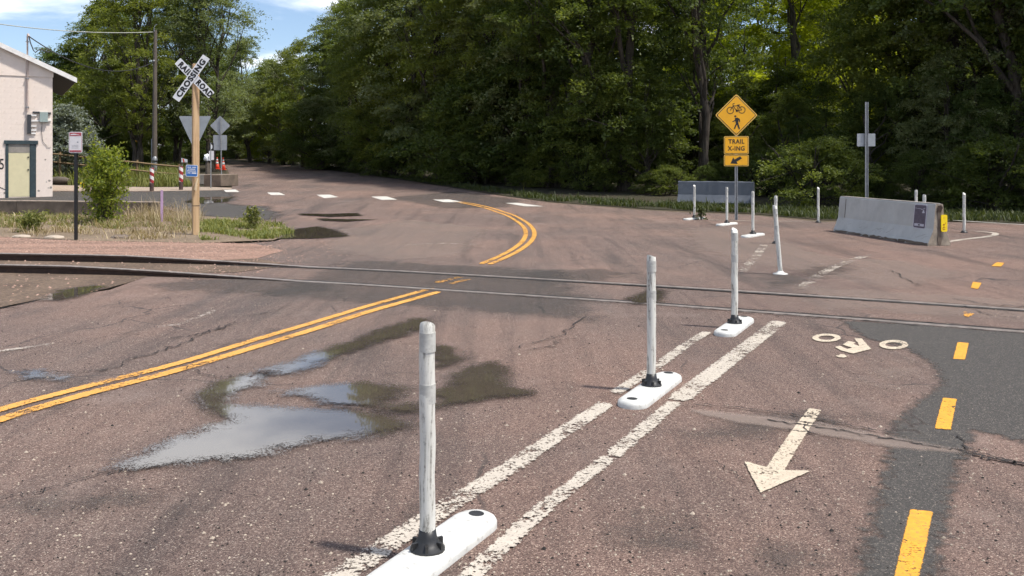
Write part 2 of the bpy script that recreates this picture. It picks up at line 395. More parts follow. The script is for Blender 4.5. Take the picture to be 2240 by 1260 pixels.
M['rail_side'] = weathered('rusty_rail_side', (0.050, 0.030, 0.022), 0.3, 0.9, 10, (0.10, 0.05, 0.03), 0.5)
M['concrete'] = weathered('grey_concrete', (0.30, 0.27, 0.235), 0.25, 0.9, 3.0, (0.12, 0.10, 0.08), 0.5, 0, 0.5, 40)
M['old_concrete'] = weathered('stained_brown_concrete', (0.17, 0.13, 0.10), 0.35, 0.92, 2.2, (0.075, 0.06, 0.05), 0.7, 0, 0.6, 30)
M['barrier_grey'] = weathered('pale_grey_barrier_paint', (0.45, 0.455, 0.435), 0.12, 0.62, 2.0, (0.20, 0.19, 0.17), 0.25, 0, 0.2, 40)
M['barrier_blue'] = weathered('shade_darkened_blue_grey_concrete', (0.10, 0.112, 0.135), 0.15, 0.8, 2.0, (0.2, 0.2, 0.2), 0.35, 0, 0.25, 40)  # colour darkened to stand in for missing tree shade
M['barrier_raw'] = weathered('raw_chipped_concrete', (0.33, 0.275, 0.215), 0.3, 0.92, 7.0, (0.09, 0.06, 0.045), 0.6, 0, 0.7, 30)
M['white_plastic'] = mat_scuffed_white()
M['base_plastic'] = weathered('white_base_plastic', (0.60, 0.595, 0.56), 0.15, 0.5, 12.0, (0.20, 0.18, 0.155), 0.75, 0, 0.25, 50)
M['black_rubber'] = weathered('black_rubber', (0.018, 0.018, 0.019), 0.3, 0.45, 12, (0.08, 0.07, 0.06), 0.35)
M['sheeting'] = weathered('dull_reflective_band', (0.52, 0.515, 0.48), 0.2, 0.4, 18, (0.18, 0.17, 0.16), 0.8)
M['galv'] = weathered('galvanised_steel', (0.32, 0.33, 0.34), 0.2, 0.5, 9, (0.16, 0.14, 0.12), 0.35, 0.5)
M['alu_back'] = weathered('dull_aluminium_sign_back', (0.36, 0.38, 0.40), 0.12, 0.55, 5, (0.22, 0.21, 0.2), 0.25, 0.35)
M['sign_yellow'] = weathered('sign_yellow', (0.87, 0.42, 0.008), 0.05, 0.4, 3, (0.5, 0.3, 0.05), 0.15, 0, 0.02)
M['sign_edge'] = weathered('pale_sign_border', (0.86, 0.52, 0.10), 0.05, 0.4, 3, dirt_amt=0.15, bump=0.02)
M['sign_black'] = weathered('sign_black', (0.012, 0.011, 0.010), 0.2, 0.5, 5, (0.05, 0.03, 0.01), 0.2, 0, 0.02)
M['sign_white'] = weathered('sign_white', (0.78, 0.79, 0.80), 0.06, 0.45, 4, (0.5, 0.48, 0.44), 0.2, 0, 0.02)
M['sign_red'] = weathered('sign_red', (0.42, 0.03, 0.05), 0.25, 0.5, 12, (0.7, 0.5, 0.5), 0.6, 0, 0.02)
M['sign_pale'] = weathered('faded_sign_face', (0.74, 0.72, 0.72), 0.06, 0.45, 16, (0.42, 0.40, 0.41), 0.55, 0, 0.02)
M['sign_blue'] = weathered('sign_blue', (0.035, 0.16, 0.48), 0.1, 0.45, 4, dirt_amt=0.08, bump=0.02)
M['wood_post'] = mat_wood('sawn_timber_post', (0.40, 0.255, 0.135), (0.55, 0.38, 0.22))
M['wood_pale'] = mat_wood('fresh_split_wood', (0.62, 0.47, 0.29), (0.72, 0.57, 0.37))
M['wood_old'] = mat_wood('weathered_pole_wood', (0.085, 0.070, 0.058), (0.15, 0.125, 0.10))
M['fence_wood'] = mat_wood('brown_rail_wood', (0.17, 0.115, 0.060), (0.25, 0.175, 0.095))
M['wall'] = weathered('pale_pink_wall_paint', (0.80, 0.68, 0.595), 0.08, 0.85, 2.5, (0.56, 0.46, 0.385), 0.45, 0, 0.4, 45)
M['wall_joint'] = weathered('painted_mortar', (0.76, 0.65, 0.57), 0.06, 0.9, 3, dirt_amt=0.1)
M['trim_green'] = weathered('dark_green_trim', (0.028, 0.048, 0.055), 0.25, 0.6, 8, (0.16, 0.16, 0.14), 0.35)
M['door'] = weathered('pale_yellow_door', (0.64, 0.57, 0.36), 0.05, 0.6, 4, (0.42, 0.36, 0.24), 0.25, 0, 0.1)
M['roof'] = weathered('pale_roofing', (0.50, 0.45, 0.41), 0.2, 0.85, 7, (0.22, 0.19, 0.17), 0.5)
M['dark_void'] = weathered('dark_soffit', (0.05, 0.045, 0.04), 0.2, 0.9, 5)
M['box_grey'] = weathered('grey_green_meter_box', (0.30, 0.36, 0.34), 0.1, 0.5, 5)
M['box_dark'] = weathered('dark_panel', (0.035, 0.038, 0.045), 0.2, 0.6, 5)
M['conduit'] = weathered('pinkish_conduit', (0.50, 0.40, 0.36), 0.12, 0.6, 9)
M['cable'] = weathered('dark_cable', (0.03, 0.03, 0.032), 0.2, 0.6, 9)
M['cable_pale'] = weathered('pale_cable', (0.42, 0.42, 0.36), 0.2, 0.6, 9)
M['black_post'] = weathered('black_powder_coat', (0.014, 0.014, 0.016), 0.2, 0.35, 9, (0.1, 0.09, 0.08), 0.2)
M['orange'] = weathered('cone_orange', (0.85, 0.075, 0.03), 0.1, 0.5, 6, (0.4, 0.1, 0.05), 0.2)
M['post_red'] = weathered('post_red', (0.33, 0.025, 0.03), 0.15, 0.5, 6)
M['post_white'] = weathered('post_white', (0.78, 0.75, 0.72), 0.1, 0.5, 6)
M['post_rust'] = weathered('rusty_brown_paint', (0.075, 0.045, 0.038), 0.3, 0.7, 6)
M['pink'] = weathered('pink_marker_paint', (0.62, 0.40, 0.62), 0.1, 0.6, 8)
M['phone_dark'] = weathered('dark_violet_print', (0.105, 0.085, 0.115), 0.2, 0.6, 9, (0.2, 0.2, 0.2), 0.3, 0, 0.05)
M['phone_pale'] = weathered('pale_print', (0.52, 0.51, 0.56), 0.1, 0.6, 9)
M['tag_yellow'] = weathered('bright_yellow_plate', (0.92, 0.66, 0.005), 0.04, 0.4, 9, dirt_amt=0.05, bump=0.02)
M['tag_red'] = weathered('red_brown_print', (0.40, 0.08, 0.01), 0.2, 0.5, 9)
M['leaf_a'] = mat_leaf('leaf_mid_green', (0.075, 0.108, 0.027), (0.20, 0.24, 0.064), 0.5)
M['leaf_b'] = mat_leaf('leaf_dark_green', (0.046, 0.076, 0.022), (0.125, 0.165, 0.045), 0.48)
M['leaf_s'] = mat_leaf('leaf_silver_green', (0.10, 0.13, 0.062), (0.235, 0.27, 0.135), 0.42, 0.05)
M['leaf_y'] = mat_leaf('leaf_sunlit_yellow_green', (0.20, 0.25, 0.022), (0.39, 0.42, 0.05), 0.62, 0.03)  # sunlight on these leaves is put into the brightened colour
M['leaf_g'] = mat_leaf('leaf_grey_green', (0.16, 0.19, 0.165), (0.26, 0.29, 0.25), 0.25, 0.02)
M['leaf_bush'] = mat_leaf('leaf_bright_bush', (0.085, 0.135, 0.018), (0.33, 0.36, 0.065), 0.5, 0.03)
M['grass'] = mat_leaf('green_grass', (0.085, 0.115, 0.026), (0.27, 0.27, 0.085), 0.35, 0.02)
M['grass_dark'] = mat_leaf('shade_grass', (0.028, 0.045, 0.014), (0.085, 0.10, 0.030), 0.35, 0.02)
M['straw'] = mat_leaf('dry_straw', (0.20, 0.145, 0.09), (0.46, 0.375, 0.25), 0.25, 0.02)
M['bark'] = mat_bark('grey_brown_bark', (0.040, 0.032, 0.026), (0.105, 0.088, 0.072))
M['bark_dark'] = mat_bark('dark_bark', (0.024, 0.020, 0.017), (0.06, 0.05, 0.042))
M['pebble_red'] = weathered('reddish_pebble', (0.36, 0.23, 0.175), 0.35, 0.9, 3.0, (0.5, 0.38, 0.3), 0.6)
M['stone'] = weathered('pale_stone', (0.40, 0.33, 0.26), 0.25, 0.9, 9)

# ------------------------------------------------------------------ ground sheets
def sheet(name, pts, mat, dz, parent=None, kind='structure', label=None):
    """flat polygon laid on the terrain, cut where the terrain bends"""
    bm = bmesh.new()
    vs = [bm.verts.new((p[0], p[1], 0)) for p in pts]
    for i in range(len(vs)): bm.edges.new((vs[i], vs[(i+1) % len(vs)]))
    bmesh.ops.triangle_fill(bm, use_beauty=True, edges=bm.edges[:])
    for yc in (Y0, Y1):
        bmesh.ops.bisect_plane(bm, geom=bm.verts[:]+bm.edges[:]+bm.faces[:], plane_co=(0, yc, 0), plane_no=(0, 1, 0))
    for v in bm.verts: v.co.z = tz(v.co.y) + dz
    for f in bm.faces:
        if f.normal.z < 0: f.normal_flip()
    bm.normal_update()
    for f in bm.faces:
        if f.normal.z < 0: f.normal_flip()
    me = bpy.data.meshes.new(name); bm.to_mesh(me); bm.free()
    o = obj(name, me, mat, parent)
    if parent is None: tag(o, label, None, None, kind)
    return o

def gp(l, dz=0.0): return [tuple(G(x, y, dz).xy) for x, y in l]

ground = sheet('ground', [(-900, -60), (900, -60), (900, 1800), (-900, 1800)], M['ground'], -0.03, label='bare earth under and around the whole place')
road_px_right = [(2700, 520), (2240, 490), (1990, 484), (1800, 486), (1640, 470), (1400, 459), (1200, 443), (1100, 429), (1000, 413), (900, 397), (800, 383), (700, 370), (620, 361), (560, 355.5), (520, 353), (430, 352)]
road_px_left = [(470, 355), (496, 368), (504, 384), (508, 412), (330, 418), (118, 417), (-150, 417), (-150, 452), (345, 452), (420, 470), (560, 478), (620, 492), (650, 512), (600, 528), (520, 534), (500, 545), (560, 556), (520, 585), (330, 594), (300, 612), (240, 634), (90, 656), (0, 676), (-300, 700)]
rp = gp(road_px_right) + gp(road_px_left)
rp = rp + [(-14.0, -6.0), (14.0, -6.0), (18.0, 10.0)]
road = sheet('road', rp, M['asphalt'], 0.0, label='worn reddish brown asphalt road with chippings showing')

# forest floor to the right of the road and lawn under the trees to the left
ff = gp([(2700, 516), (2240, 487), (1990, 481), (1800, 480), (1640, 466), (1400, 455), (1200, 440), (1100, 426.5), (1000, 411), (900, 395.5), (800, 381.5), (700, 369), (620, 360), (560, 354.8), (520, 352.6)])
sheet('forest_floor', ff + [(-10, 180), (120, 180), (120, 10), (40, 10)], M['floor'], -0.012, label='dark leaf litter under the trees along the road')
sheet('grass_bank', gp([(508, 408), (330, 414), (118, 413), (-150, 413)]) + [(-60, 36), (-90, 170), (-32, 170)] + gp([(440, 352.6), (486, 357), (492, 370), (500, 384)]), M['floor'], -0.016, label='grassy bank under the trees behind the wooden fence')
sheet('pale_path', gp([(-150, 404), (118, 405), (330, 410), (460, 409), (508, 411.5), (505, 416), (330, 418.5), (118, 417.5), (-150, 417.5)]), M['pale_path'], 0.008, label='pale strip of concrete path beside the red and white posts')
# railway bed and verge on the left
sheet('track_bed', gp([(-400, 500), (0, 516), (170, 524), (440, 530), (560, 534), (620, 548), (560, 566), (420, 574), (0, 556), (-400, 540)]), M['gravel'], 0.004, label='reddish gravel strip beside the rails on the left')
sheet('track_dirt', gp([(-400, 536), (0, 553), (420, 572), (560, 566), (640, 580), (520, 596), (330, 602), (290, 616), (235, 632), (90, 655), (0, 673), (-400, 740)]), M['dirt'], 0.006, label='dark brown dirt between and in front of the rails')
sheet('verge', gp([(-400, 462), (0, 464), (345, 470), (420, 472), (560, 480), (618, 493), (646, 511), (598, 526), (440, 532), (170, 527), (0, 519), (-400, 506)]), M['verge'], 0.010, label='dry verge in front of the low concrete wall')

# ------------------------------------------------------------------ marked or stained areas on the road
def inset_mesh(name, poly, dz, res):
    """triangulated grid over a ground polygon, storing the distance of every vertex to the outline"""
    P = np.array(poly, float); n = len(P)
    x0, y0 = P.min(0) - res; x1, y1 = P.max(0) + res
    xs = np.arange(x0, x1 + res, res); ys = np.arange(y0, y1 + res, res)
    X, Yg = np.meshgrid(xs, ys); pt = np.stack([X.ravel(), Yg.ravel()], 1)
    inside = np.zeros(len(pt), bool); dist = np.full(len(pt), 1e9)
    for i in range(n):
        a = P[i]; b = P[(i+1) % n]; ab = b - a; L = (ab**2).sum() + 1e-12
        t = np.clip(((pt-a) @ ab)/L, 0, 1); dist = np.minimum(dist, np.hypot(*(pt - a - t[:, None]*ab).T))
        c = ((a[1] > pt[:, 1]) != (b[1] > pt[:, 1]))
        with np.errstate(divide='ignore', invalid='ignore'):
            xi = (b[0]-a[0])*(pt[:, 1]-a[1])/(b[1]-a[1]+1e-15) + a[0]
        inside ^= c & (pt[:, 0] < xi)
    sd = np.where(inside, dist, -dist)
    nx, ny = len(xs), len(ys)
    idx = np.arange(nx*ny).reshape(ny, nx)
    q = np.stack([idx[:-1, :-1], idx[:-1, 1:], idx[1:, 1:], idx[1:, :-1]], -1).reshape(-1, 4)
    keep = (sd[q] > -2.2*res).any(1); q = q[keep]
    used, inv = np.unique(q, return_inverse=True); q = inv.reshape(-1, 4)
    co = np.stack([pt[used, 0], pt[used, 1], np.array([tz(y) for y in pt[used, 1]]) + dz], 1)
    me = bpy.data.meshes.new(name); me.from_pydata(co.tolist(), [], q.tolist()); me.update()
    at = me.attributes.new('inset', 'FLOAT', 'POINT'); at.data.foreach_set('value', sd[used].astype(np.float32))
    return me
def area(name, px, mat, dz, res=0.04, parent=road):
    return obj(name, inset_mesh(name, gp(px), dz, res), mat, parent)

def line_strip(name, px, width, mat, dz, parent=road, nseg=8, taper=None):
    """painted line along photo points: a ribbon with the distance to its edge stored"""
    pts = [G(x, y).xy for x, y in px]; out = []
    for i in range(len(pts)-1):
        p0 = pts[max(i-1, 0)]; p1 = pts[i]; p2 = pts[i+1]; p3 = pts[min(i+2, len(pts)-1)]
        for k in range(nseg):
            t = k/nseg
            out.append(0.5*((2*p1) + (p2-p0)*t + (2*p0-5*p1+4*p2-p3)*t*t + (3*p1-p0-3*p2+p3)*t**3))
    out.append(pts[-1])
    vs = []; fs = []; ins = []
    N = len(out); cols = (-1.25, -0.5, 0, 0.5, 1.25)
    for i, p in enumerate(out):
        t = (out[min(i+1, N-1)] - out[max(i-1, 0)]).normalized(); nn = Vector((-t.y, t.x))
        for c in cols:
            q = p + nn*c*width*0.5; vs.append((q.x, q.y, tz(q.y)+dz)); ins.append(min(width*0.5*(1-abs(c)), min((p-out[0]).length, (p-out[-1]).length)*0.35))
    m = len(cols)
    for i in range(N-1):
        for k in range(m-1): fs.append((i*m+k, (i+1)*m+k, (i+1)*m+k+1, i*m+k+1))
    me = bpy.data.meshes.new(name); me.from_pydata(vs, [], fs); me.update()
    bm = bmesh.new(); bm.from_mesh(me); bmesh.ops.recalc_face_normals(bm, faces=bm.faces[:])
    if bm.faces[0].normal.z < 0: bmesh.ops.reverse_faces(bm, faces=bm.faces[:])
    bm.to_mesh(me); bm.free()
    at = me.attributes.new('inset', 'FLOAT', 'POINT'); at.data.foreach_set('value', ins)
    return obj(name, me, mat, parent)

D1, D2, D3, D4 = 0.004, 0.008, 0.012, 0.016
# dark patches and smears
area('dark_patch', [(1830, 700), (1960, 706), (2260, 729), (2420, 742), (2420, 1000), (2240, 975), (2150, 950), (2135, 1010), (1925, 990), (1935, 930), (1985, 880), (2045, 840), (2030, 800), (1970, 760), (1880, 740)], M['dark_patch'], D1)
area('dark_patch', [(1930, 965), (2124, 985), (2098, 1120), (2072, 1300), (1835, 1300), (1880, 1150)], M['dark_patch'], D1+0.002)
area('dark_patch', [(300, 622), (420, 606), (600, 604), (760, 616), (760, 640), (600, 650), (420, 642), (320, 640)], M['smear'], D1, 0.08)
area('dark_patch', [(1080, 605), (1160, 588), (1330, 585), (1420, 600), (1330, 618), (1180, 618)], M['smear'], D1, 0.08)
area('dark_patch', [(-150, 417), (330, 418.5), (515, 415), (530, 428), (520, 444), (600, 452), (640, 470), (600, 486), (430, 474), (340, 454), (-150, 454)], M['drive'], D1, 0.15)
area('dark_patch', [(840, 432), (1000, 418), (1150, 436), (1120, 455), (960, 458)], M['smear'], D1, 0.3)  # darker patch on the far road beside the forest
area('dark_smear', [(1180, 960), (1240, 905), (1330, 850), (1375, 850), (1345, 880), (1240, 960), (1160, 1010)], M['smear'], D1, 0.03)  # darker smear left of the second post
area('dark_smear', [(640, 1215), (760, 1180), (900, 1105), (960, 1090), (930, 1140), (800, 1215), (690, 1240)], M['smear'], D1, 0.03)  # darker smear left of the nearest post
area('dark_smear', [(40, 905), (200, 842), (400, 772), (500, 742), (640, 700), (640, 720), (480, 780), (300, 840), (140, 900), (50, 930)], M['smear'], D1, 0.05)
area('dark_smear', [(0, 1100), (120, 1060), (330, 1062), (480, 1090), (380, 1150), (200, 1140), (60, 1160), (0, 1150)], M['smear'], D1, 0.05)
area('dark_smear', [(1430, 940), (1700, 880), (1960, 900), (1900, 985), (1760, 960), (1600, 1000), (1500, 1010)], M['smear'], D1, 0.06)
area('dark_smear', [(1300, 1130), (1450, 1080), (1560, 1130), (1600, 1230), (1420, 1260), (1280, 1200)], M['smear'], D1, 0.05)
area('dark_smear', [(1560, 1180), (1680, 1160), (1860, 1200), (1830, 1290), (1600, 1290)], M['smear'], D1, 0.05)
area('dark_smear', [(1650, 600), (1850, 570), (1900, 590), (1760, 630), (1660, 632)], M['smear'], D1, 0.08)
# pale, dusty wear along the transverse crack
area('pale_wear', [(1500, 893), (1640, 905), (1800, 925), (1960, 955), (2120, 985), (2110, 1000), (1940, 985), (1760, 950), (1600, 930), (1500, 905)], M['pale_band'], D2-0.0005, 0.02)
area('pale_wear', [(1840, 800), (1960, 775), (2055, 790), (2040, 830), (1990, 860), (1900, 852)], M['dust'], D2-0.001, 0.04)
area('pale_wear', [(1480, 500), (1640, 490), (1720, 520), (1830, 560), (2000, 570), (2140, 600), (2000, 640), (1800, 610), (1600, 575), (1500, 540)], M['dust'], D1, 0.08)
area('pale_wear', [(700, 505), (900, 478), (1080, 500), (1040, 560), (860, 575), (700, 550)], M['dust'], D1, 0.1)

# centre line: two yellow lines, worn across the rails, then curving away
line_strip('centre_line', [(-120, 945), (0, 898), (190, 847), (390, 796), (560, 744), (698, 703), (800, 672), (918, 639), (945, 631)], 0.105, M['yellow_line'], D2)
line_strip('centre_line', [(-120, 970), (0, 920), (190, 863.5), (390, 811), (560, 760), (698, 718), (800, 685), (930, 648), (960, 639)], 0.115, M['yellow_line'], D2)
line_strip('centre_line', [(955, 619), (988, 611), (1010, 607)], 0.12, M['yellow_old'], D2)
line_strip('centre_line', [(985, 622), (1008, 616), (1026, 611)], 0.10, M['yellow_old'], D2)
line_strip('centre_line', [(1052, 578), (1090, 562), (1122, 545), (1143, 528), (1150, 512), (1146, 498), (1130, 484), (1104, 470), (1070, 458), (1030, 448), (992, 441)], 0.105, M['yellow_line'], D2)
line_strip('centre_line', [(1070, 579), (1108, 563), (1140, 546), (1162, 528), (1169, 512), (1163, 497), (1146, 483), (1118, 469), (1082, 457), (1040, 447), (1004, 441)], 0.105, M['yellow_line'], D2)
# white lines on both sides of the posts
line_strip('lane_line', [(690, 1300), (760, 1252), (915, 1150), (1020, 1084), (1110, 1028), (1220, 955), (1330, 883)], 0.125, M['white_line'], D2)
line_strip('lane_line', [(1345, 862), (1400, 826), (1440, 800), (1500, 757), (1548, 727)], 0.10, M['white_line'], D2)
line_strip('lane_line', [(1000, 1290), (1045, 1246), (1100, 1195), (1200, 1105), (1335, 1002)], 0.095, M['white_line'], D2)
line_strip('lane_line', [(1337, 1000.5), (1440, 912), (1478, 880)], 0.10, M['white_line'], D2)
line_strip('lane_line', [(1480, 878), (1540, 832), (1600, 786), (1660, 740), (1706, 704)], 0.16, M['white_line'], D2)
line_strip('lane_line', [(1752, 632), (1800, 598), (1850, 575), (1905, 557)], 0.15, M['white_faint'], D2)
line_strip('lane_line', [(1620, 596), (1650, 566), (1672, 536)], 0.16, M['white_faint'], D2)
line_strip('lane_line', [(-60, 778), (40, 764), (160, 748)], 0.09, M['white_faint'], D2)
line_strip('lane_line', [(280, 723), (390, 710), (470, 680)], 0.08, M['white_faint'], D2)
line_strip('lane_line', [(880, 537), (960, 533), (1040, 536)], 0.12, M['white_faint'], D2)
# white kerb lines of the trail junction on the right
line_strip('edge_line', [(2066, 481), (2150, 486.5), (2240, 492), (2330, 498)], 0.11, M['white_bar'], D2)
line_strip('edge_line', [(1540, 481), (1600, 482.5), (1680, 484), (1790, 484.5)], 0.10, M['white_old'], D2)
line_strip('edge_line', [(2070, 530), (2110, 524), (2150, 519.5), (2174, 515), (2176, 510.5), (2155, 508), (2132, 507)], 0.14, M['white_line'], D2)
# yellow dashes down the middle of the cycle lane
for q in ([(1990, 1117), (2042, 1122), (2000, 1330), (1938, 1330)], [(2062, 872), (2094, 875), (2081, 943), (2043, 940)], [(2094, 750), (2120, 752), (2112, 788.5), (2084, 787)]):
    area('lane_dash', q, M['yellow_dash'], D2, 0.015)
area('lane_dash', [(2108, 682), (2132, 688), (2124, 692), (2116, 696), (2108, 692)], M['yellow_old'], D2, 0.015)
area('lane_dash', [(2128, 617), (2148, 620), (2140, 633.5), (2123, 631)], M['yellow_dash'], D2, 0.02)
area('lane_dash', [(2180, 574.5), (2198, 576), (2190, 584), (2168, 583)], M['yellow_dash'], D2, 0.02)
# crossing bars over the far road
for q in ([(488, 415), (516, 415), (524, 420), (494, 420.5)], [(584, 421.5), (611, 421.5), (625, 427), (593, 427)], [(692, 426.5), (722, 426), (740, 431.5), (709, 433.8)],
          [(811, 430.5), (846, 430), (869, 437), (834, 437.5)], [(946, 437), (982, 436.5), (1016, 443), (970, 442.5)], [(1105, 444.5), (1132, 444), (1190, 452), (1146, 451.5)]):
    area('crossing_bar', q, M['white_bar'], D2, 0.06)
# bicycle symbol and arrow
def zp(l, ox, oy, s): return [(ox + x/s, oy + y/s) for x, y in l]
def ell(cx, cy, rx, ry, n=28): return [(cx + rx*math.cos(2*math.pi*k/n), cy - ry*math.sin(2*math.pi*k/n)) for k in range(n)]
def ring_mark(cx, cy, rx, ry, ix, iy, gap=None):
    o_ = ell(cx, cy, rx, ry, 36); i_ = ell(cx, cy, ix, iy, 36)
    poly = o_[:36] + [o_[0]] + [i_[0]] + i_[::-1]
    return poly
for (cx, cy, rx, ry, ix, iy) in ((355, 285, 300, 85, 155, 43), (1728, 425, 305, 97, 165, 45)):
    area('bicycle_wheel_mark', zp(ring_mark(cx, cy, rx, ry, ix, iy), 1770, 710, 9.333), M['white_mark'], D2, 0.012)
area('bicycle_frame_mark', zp([(915, 297), (1080, 297), (1200, 440), (1275, 515), (900, 612), (790, 588), (770, 578), (640, 545), (525, 478), (560, 460), (640, 448), (700, 480), (780, 515), (870, 490), (780, 462), (675, 425), (790, 352), (880, 362), (955, 385), (918, 415), (1018, 448), (985, 380), (950, 350)], 1770, 710, 9.333), M['white_mark'], D2, 0.010)
area('bicycle_rider_head_mark', zp([(528, 650), (590, 645), (640, 618), (720, 625), (785, 665), (760, 685), (690, 694), (600, 686)], 1770, 710, 9.333), M['white_mark'], D2, 0.010)
area('direction_arrow', zp([(1185, 750), (1250, 760), (1140, 935), (1070, 1055), (1205, 1058), (945, 1170), (865, 1008), (975, 1040), (1085, 880)], 1240, 560, 2.24), M['white_mark'], D2, 0.012)

# cracks
def crack(px, width, jit=0.03, seg=14, dz=D3, mat='crack', seed=1):
    r = random.Random(seed); pts = [G(x, y).xy for x, y in px]; out = []
    for i in range(len(pts)-1):
        for k in range(seg):
            t = k/seg; q = pts[i].lerp(pts[i+1], t); out.append(q + Vector((r.gauss(0, jit), r.gauss(0, jit))))
    out.append(pts[-1]); mb = MB(); N = len(out)
    for i, p in enumerate(out):
        t = (out[min(i+1, N-1)] - out[max(i-1, 0)])
        t = t.normalized() if t.length > 1e-6 else Vector((1, 0)); nn = Vector((-t.y, t.x)); w = width*(0.15 + 0.85*r.random())*(0.4 if i in (0, N-1) else 1)
        mb.v += [(p.x + nn.x*w/2, p.y + nn.y*w/2, tz(p.y)+dz), (p.x - nn.x*w/2, p.y - nn.y*w/2, tz(p.y)+dz)]
    for i in range(N-1): mb.f.append([2*i, 2*i+1, 2*i+3, 2*i+2]); mb.sm.append(False)
    return mb.build('crack', M[mat], road)
crack([(1480, 885), (1600, 893), (1720, 907), (1800, 920), (1880, 938), (1960, 953)], 0.016, 0.012, 14, seed=1)
crack([(1670, 920), (1800, 938), (1960, 965), (2120, 993), (2260, 1022)], 0.022, 0.012, 16, seed=2)
crack([(2115, 992), (2180, 1008), (2280, 1028)], 0.03, 0.014, 10, seed=22)
crack([(1800, 920), (1850, 945), (1890, 958)], 0.010, 0.01, 8, seed=3)
crack([(2095, 955), (2118, 990)], 0.014, 0.01, 8, seed=4)
crack([(1940, 590), (1985, 612), (2010, 628), (2060, 634)], 0.025, 0.03, 8, seed=5)
crack([(270, 795), (330, 775), (400, 752), (470, 722), (520, 708)], 0.022, 0.03, 12, seed=6)
crack([(375, 742), (410, 738), (450, 730), (530, 705)], 0.018, 0.03, 12, seed=7)
crack([(35, 812), (120, 818), (220, 812), (280, 800)], 0.020, 0.02, 12, seed=8)
crack([(150, 757), (220, 742), (290, 728)], 0.014, 0.02, 8, seed=9)
crack([(1120, 765), (1180, 748), (1235, 735), (1280, 690)], 0.018, 0.03, 10, seed=10)
crack([(1150, 770), (1210, 757), (1240, 740)], 0.014, 0.03, 10, seed=11)
crack([(400, 800), (432, 820), (470, 826), (540, 822)], 0.016, 0.02, 10, seed=12)
crack([(0, 1092), (100, 1075), (220, 1040), (330, 1020)], 0.014, 0.015, 14, seed=13)
crack([(840, 820), (900, 818), (960, 822)], 0.012, 0.012, 8, seed=14)
crack([(0, 676), (60, 664), (90, 657)], 0.03, 0.02, 8, seed=15)
crack([(2090, 655), (2160, 668), (2240, 672), (2300, 678)], 0.03, 0.03, 8, seed=16)
crack([(1560, 1010), (1600, 1035), (1640, 1060)], 0.008, 0.01, 8, seed=17)
crack([(2108, 668), (2160, 690), (2240, 700)], 0.02, 0.025, 8, seed=18)
crack([(480, 700), (560, 690), (640, 668)], 0.016, 0.025, 10, seed=19)

crack([(1742, 926), (1775, 929), (1806, 934)], 0.014, 0.01, 8, seed=31)
crack([(1728, 945), (1760, 947), (1792, 955)], 0.012, 0.01, 8, seed=32)
crack([(1764, 903), (1778, 912), (1794, 908)], 0.010, 0.01, 6, seed=33)
crack([(1765, 925), (1760, 940), (1770, 952)], 0.012, 0.01, 6, seed=34)
# puddles: flat water, each its own
def puddle(px, label, res=0.03):
    o = obj('puddle', inset_mesh('puddle', gp(px), D4, res), M['water']); tag(o, label, None, 'puddles left on the road', 'structure'); return o
puddle([(225, 1030), (270, 1003), (345, 968), (420, 945), (470, 925), (430, 900), (420, 870), (445, 842), (530, 818), (590, 818), (575, 850), (520, 872), (510, 884), (560, 886), (640, 890), (760, 896), (890, 912), (930, 930), (860, 958), (700, 975), (600, 1000), (500, 1018), (400, 1030), (320, 1035)], 'large grey puddle left of the nearest white post')
puddle([(545, 822), (620, 795), (700, 765), (760, 745), (830, 718), (905, 695), (950, 695), (950, 718), (880, 742), (810, 762), (740, 790), (690, 812), (630, 828)], 'long puddle beside the double yellow line')
puddle([(590, 862), (690, 842), (800, 834), (860, 842), (905, 848), (890, 876), (870, 884), (930, 882), (930, 916), (870, 920), (800, 902), (700, 898), (650, 876)], 'shallow puddle between the large puddle and the nearest white post')
puddle([(915, 905), (940, 860), (985, 822), (1040, 795), (1090, 792), (1125, 806), (1115, 830), (1140, 846), (1200, 862), (1130, 876), (1040, 888), (965, 905)], 'dark brown puddle right of the nearest white post')
puddle([(935, 755), (995, 760), (1040, 785), (1000, 806), (935, 812)], 'small dark puddle above the brown puddle')
puddle([(78, 660), (125, 636), (200, 625), (250, 626), (200, 644), (140, 660)], 'narrow puddle in the dirt on the left below the rails', 0.05)
puddle([(600, 524), (640, 502), (700, 495), (745, 506), (770, 518), (700, 523)], 'dark puddle beside the green grass by the crossbuck', 0.08)
puddle([(650, 467.5), (720, 468.5), (785, 466), (795, 473), (720, 475.5), (655, 472)], 'thin dark puddle across the far road', 0.08)
puddle([(690, 478), (760, 480), (830, 481), (760, 486), (700, 484)], 'thin dark puddle just nearer than the far one', 0.06)
puddle([(1365, 655), (1420, 632), (1465, 636), (1455, 665), (1385, 668)], 'brown puddle between the rails', 0.05)
puddle([(400, 443), (430, 432), (515, 430), (500, 442), (440, 447)], 'shiny puddle behind the crossbuck post', 0.1)
puddle([(20, 815), (90, 812), (170, 822), (150, 838), (60, 836)], 'faint puddle above the yellow line on the left', 0.03)

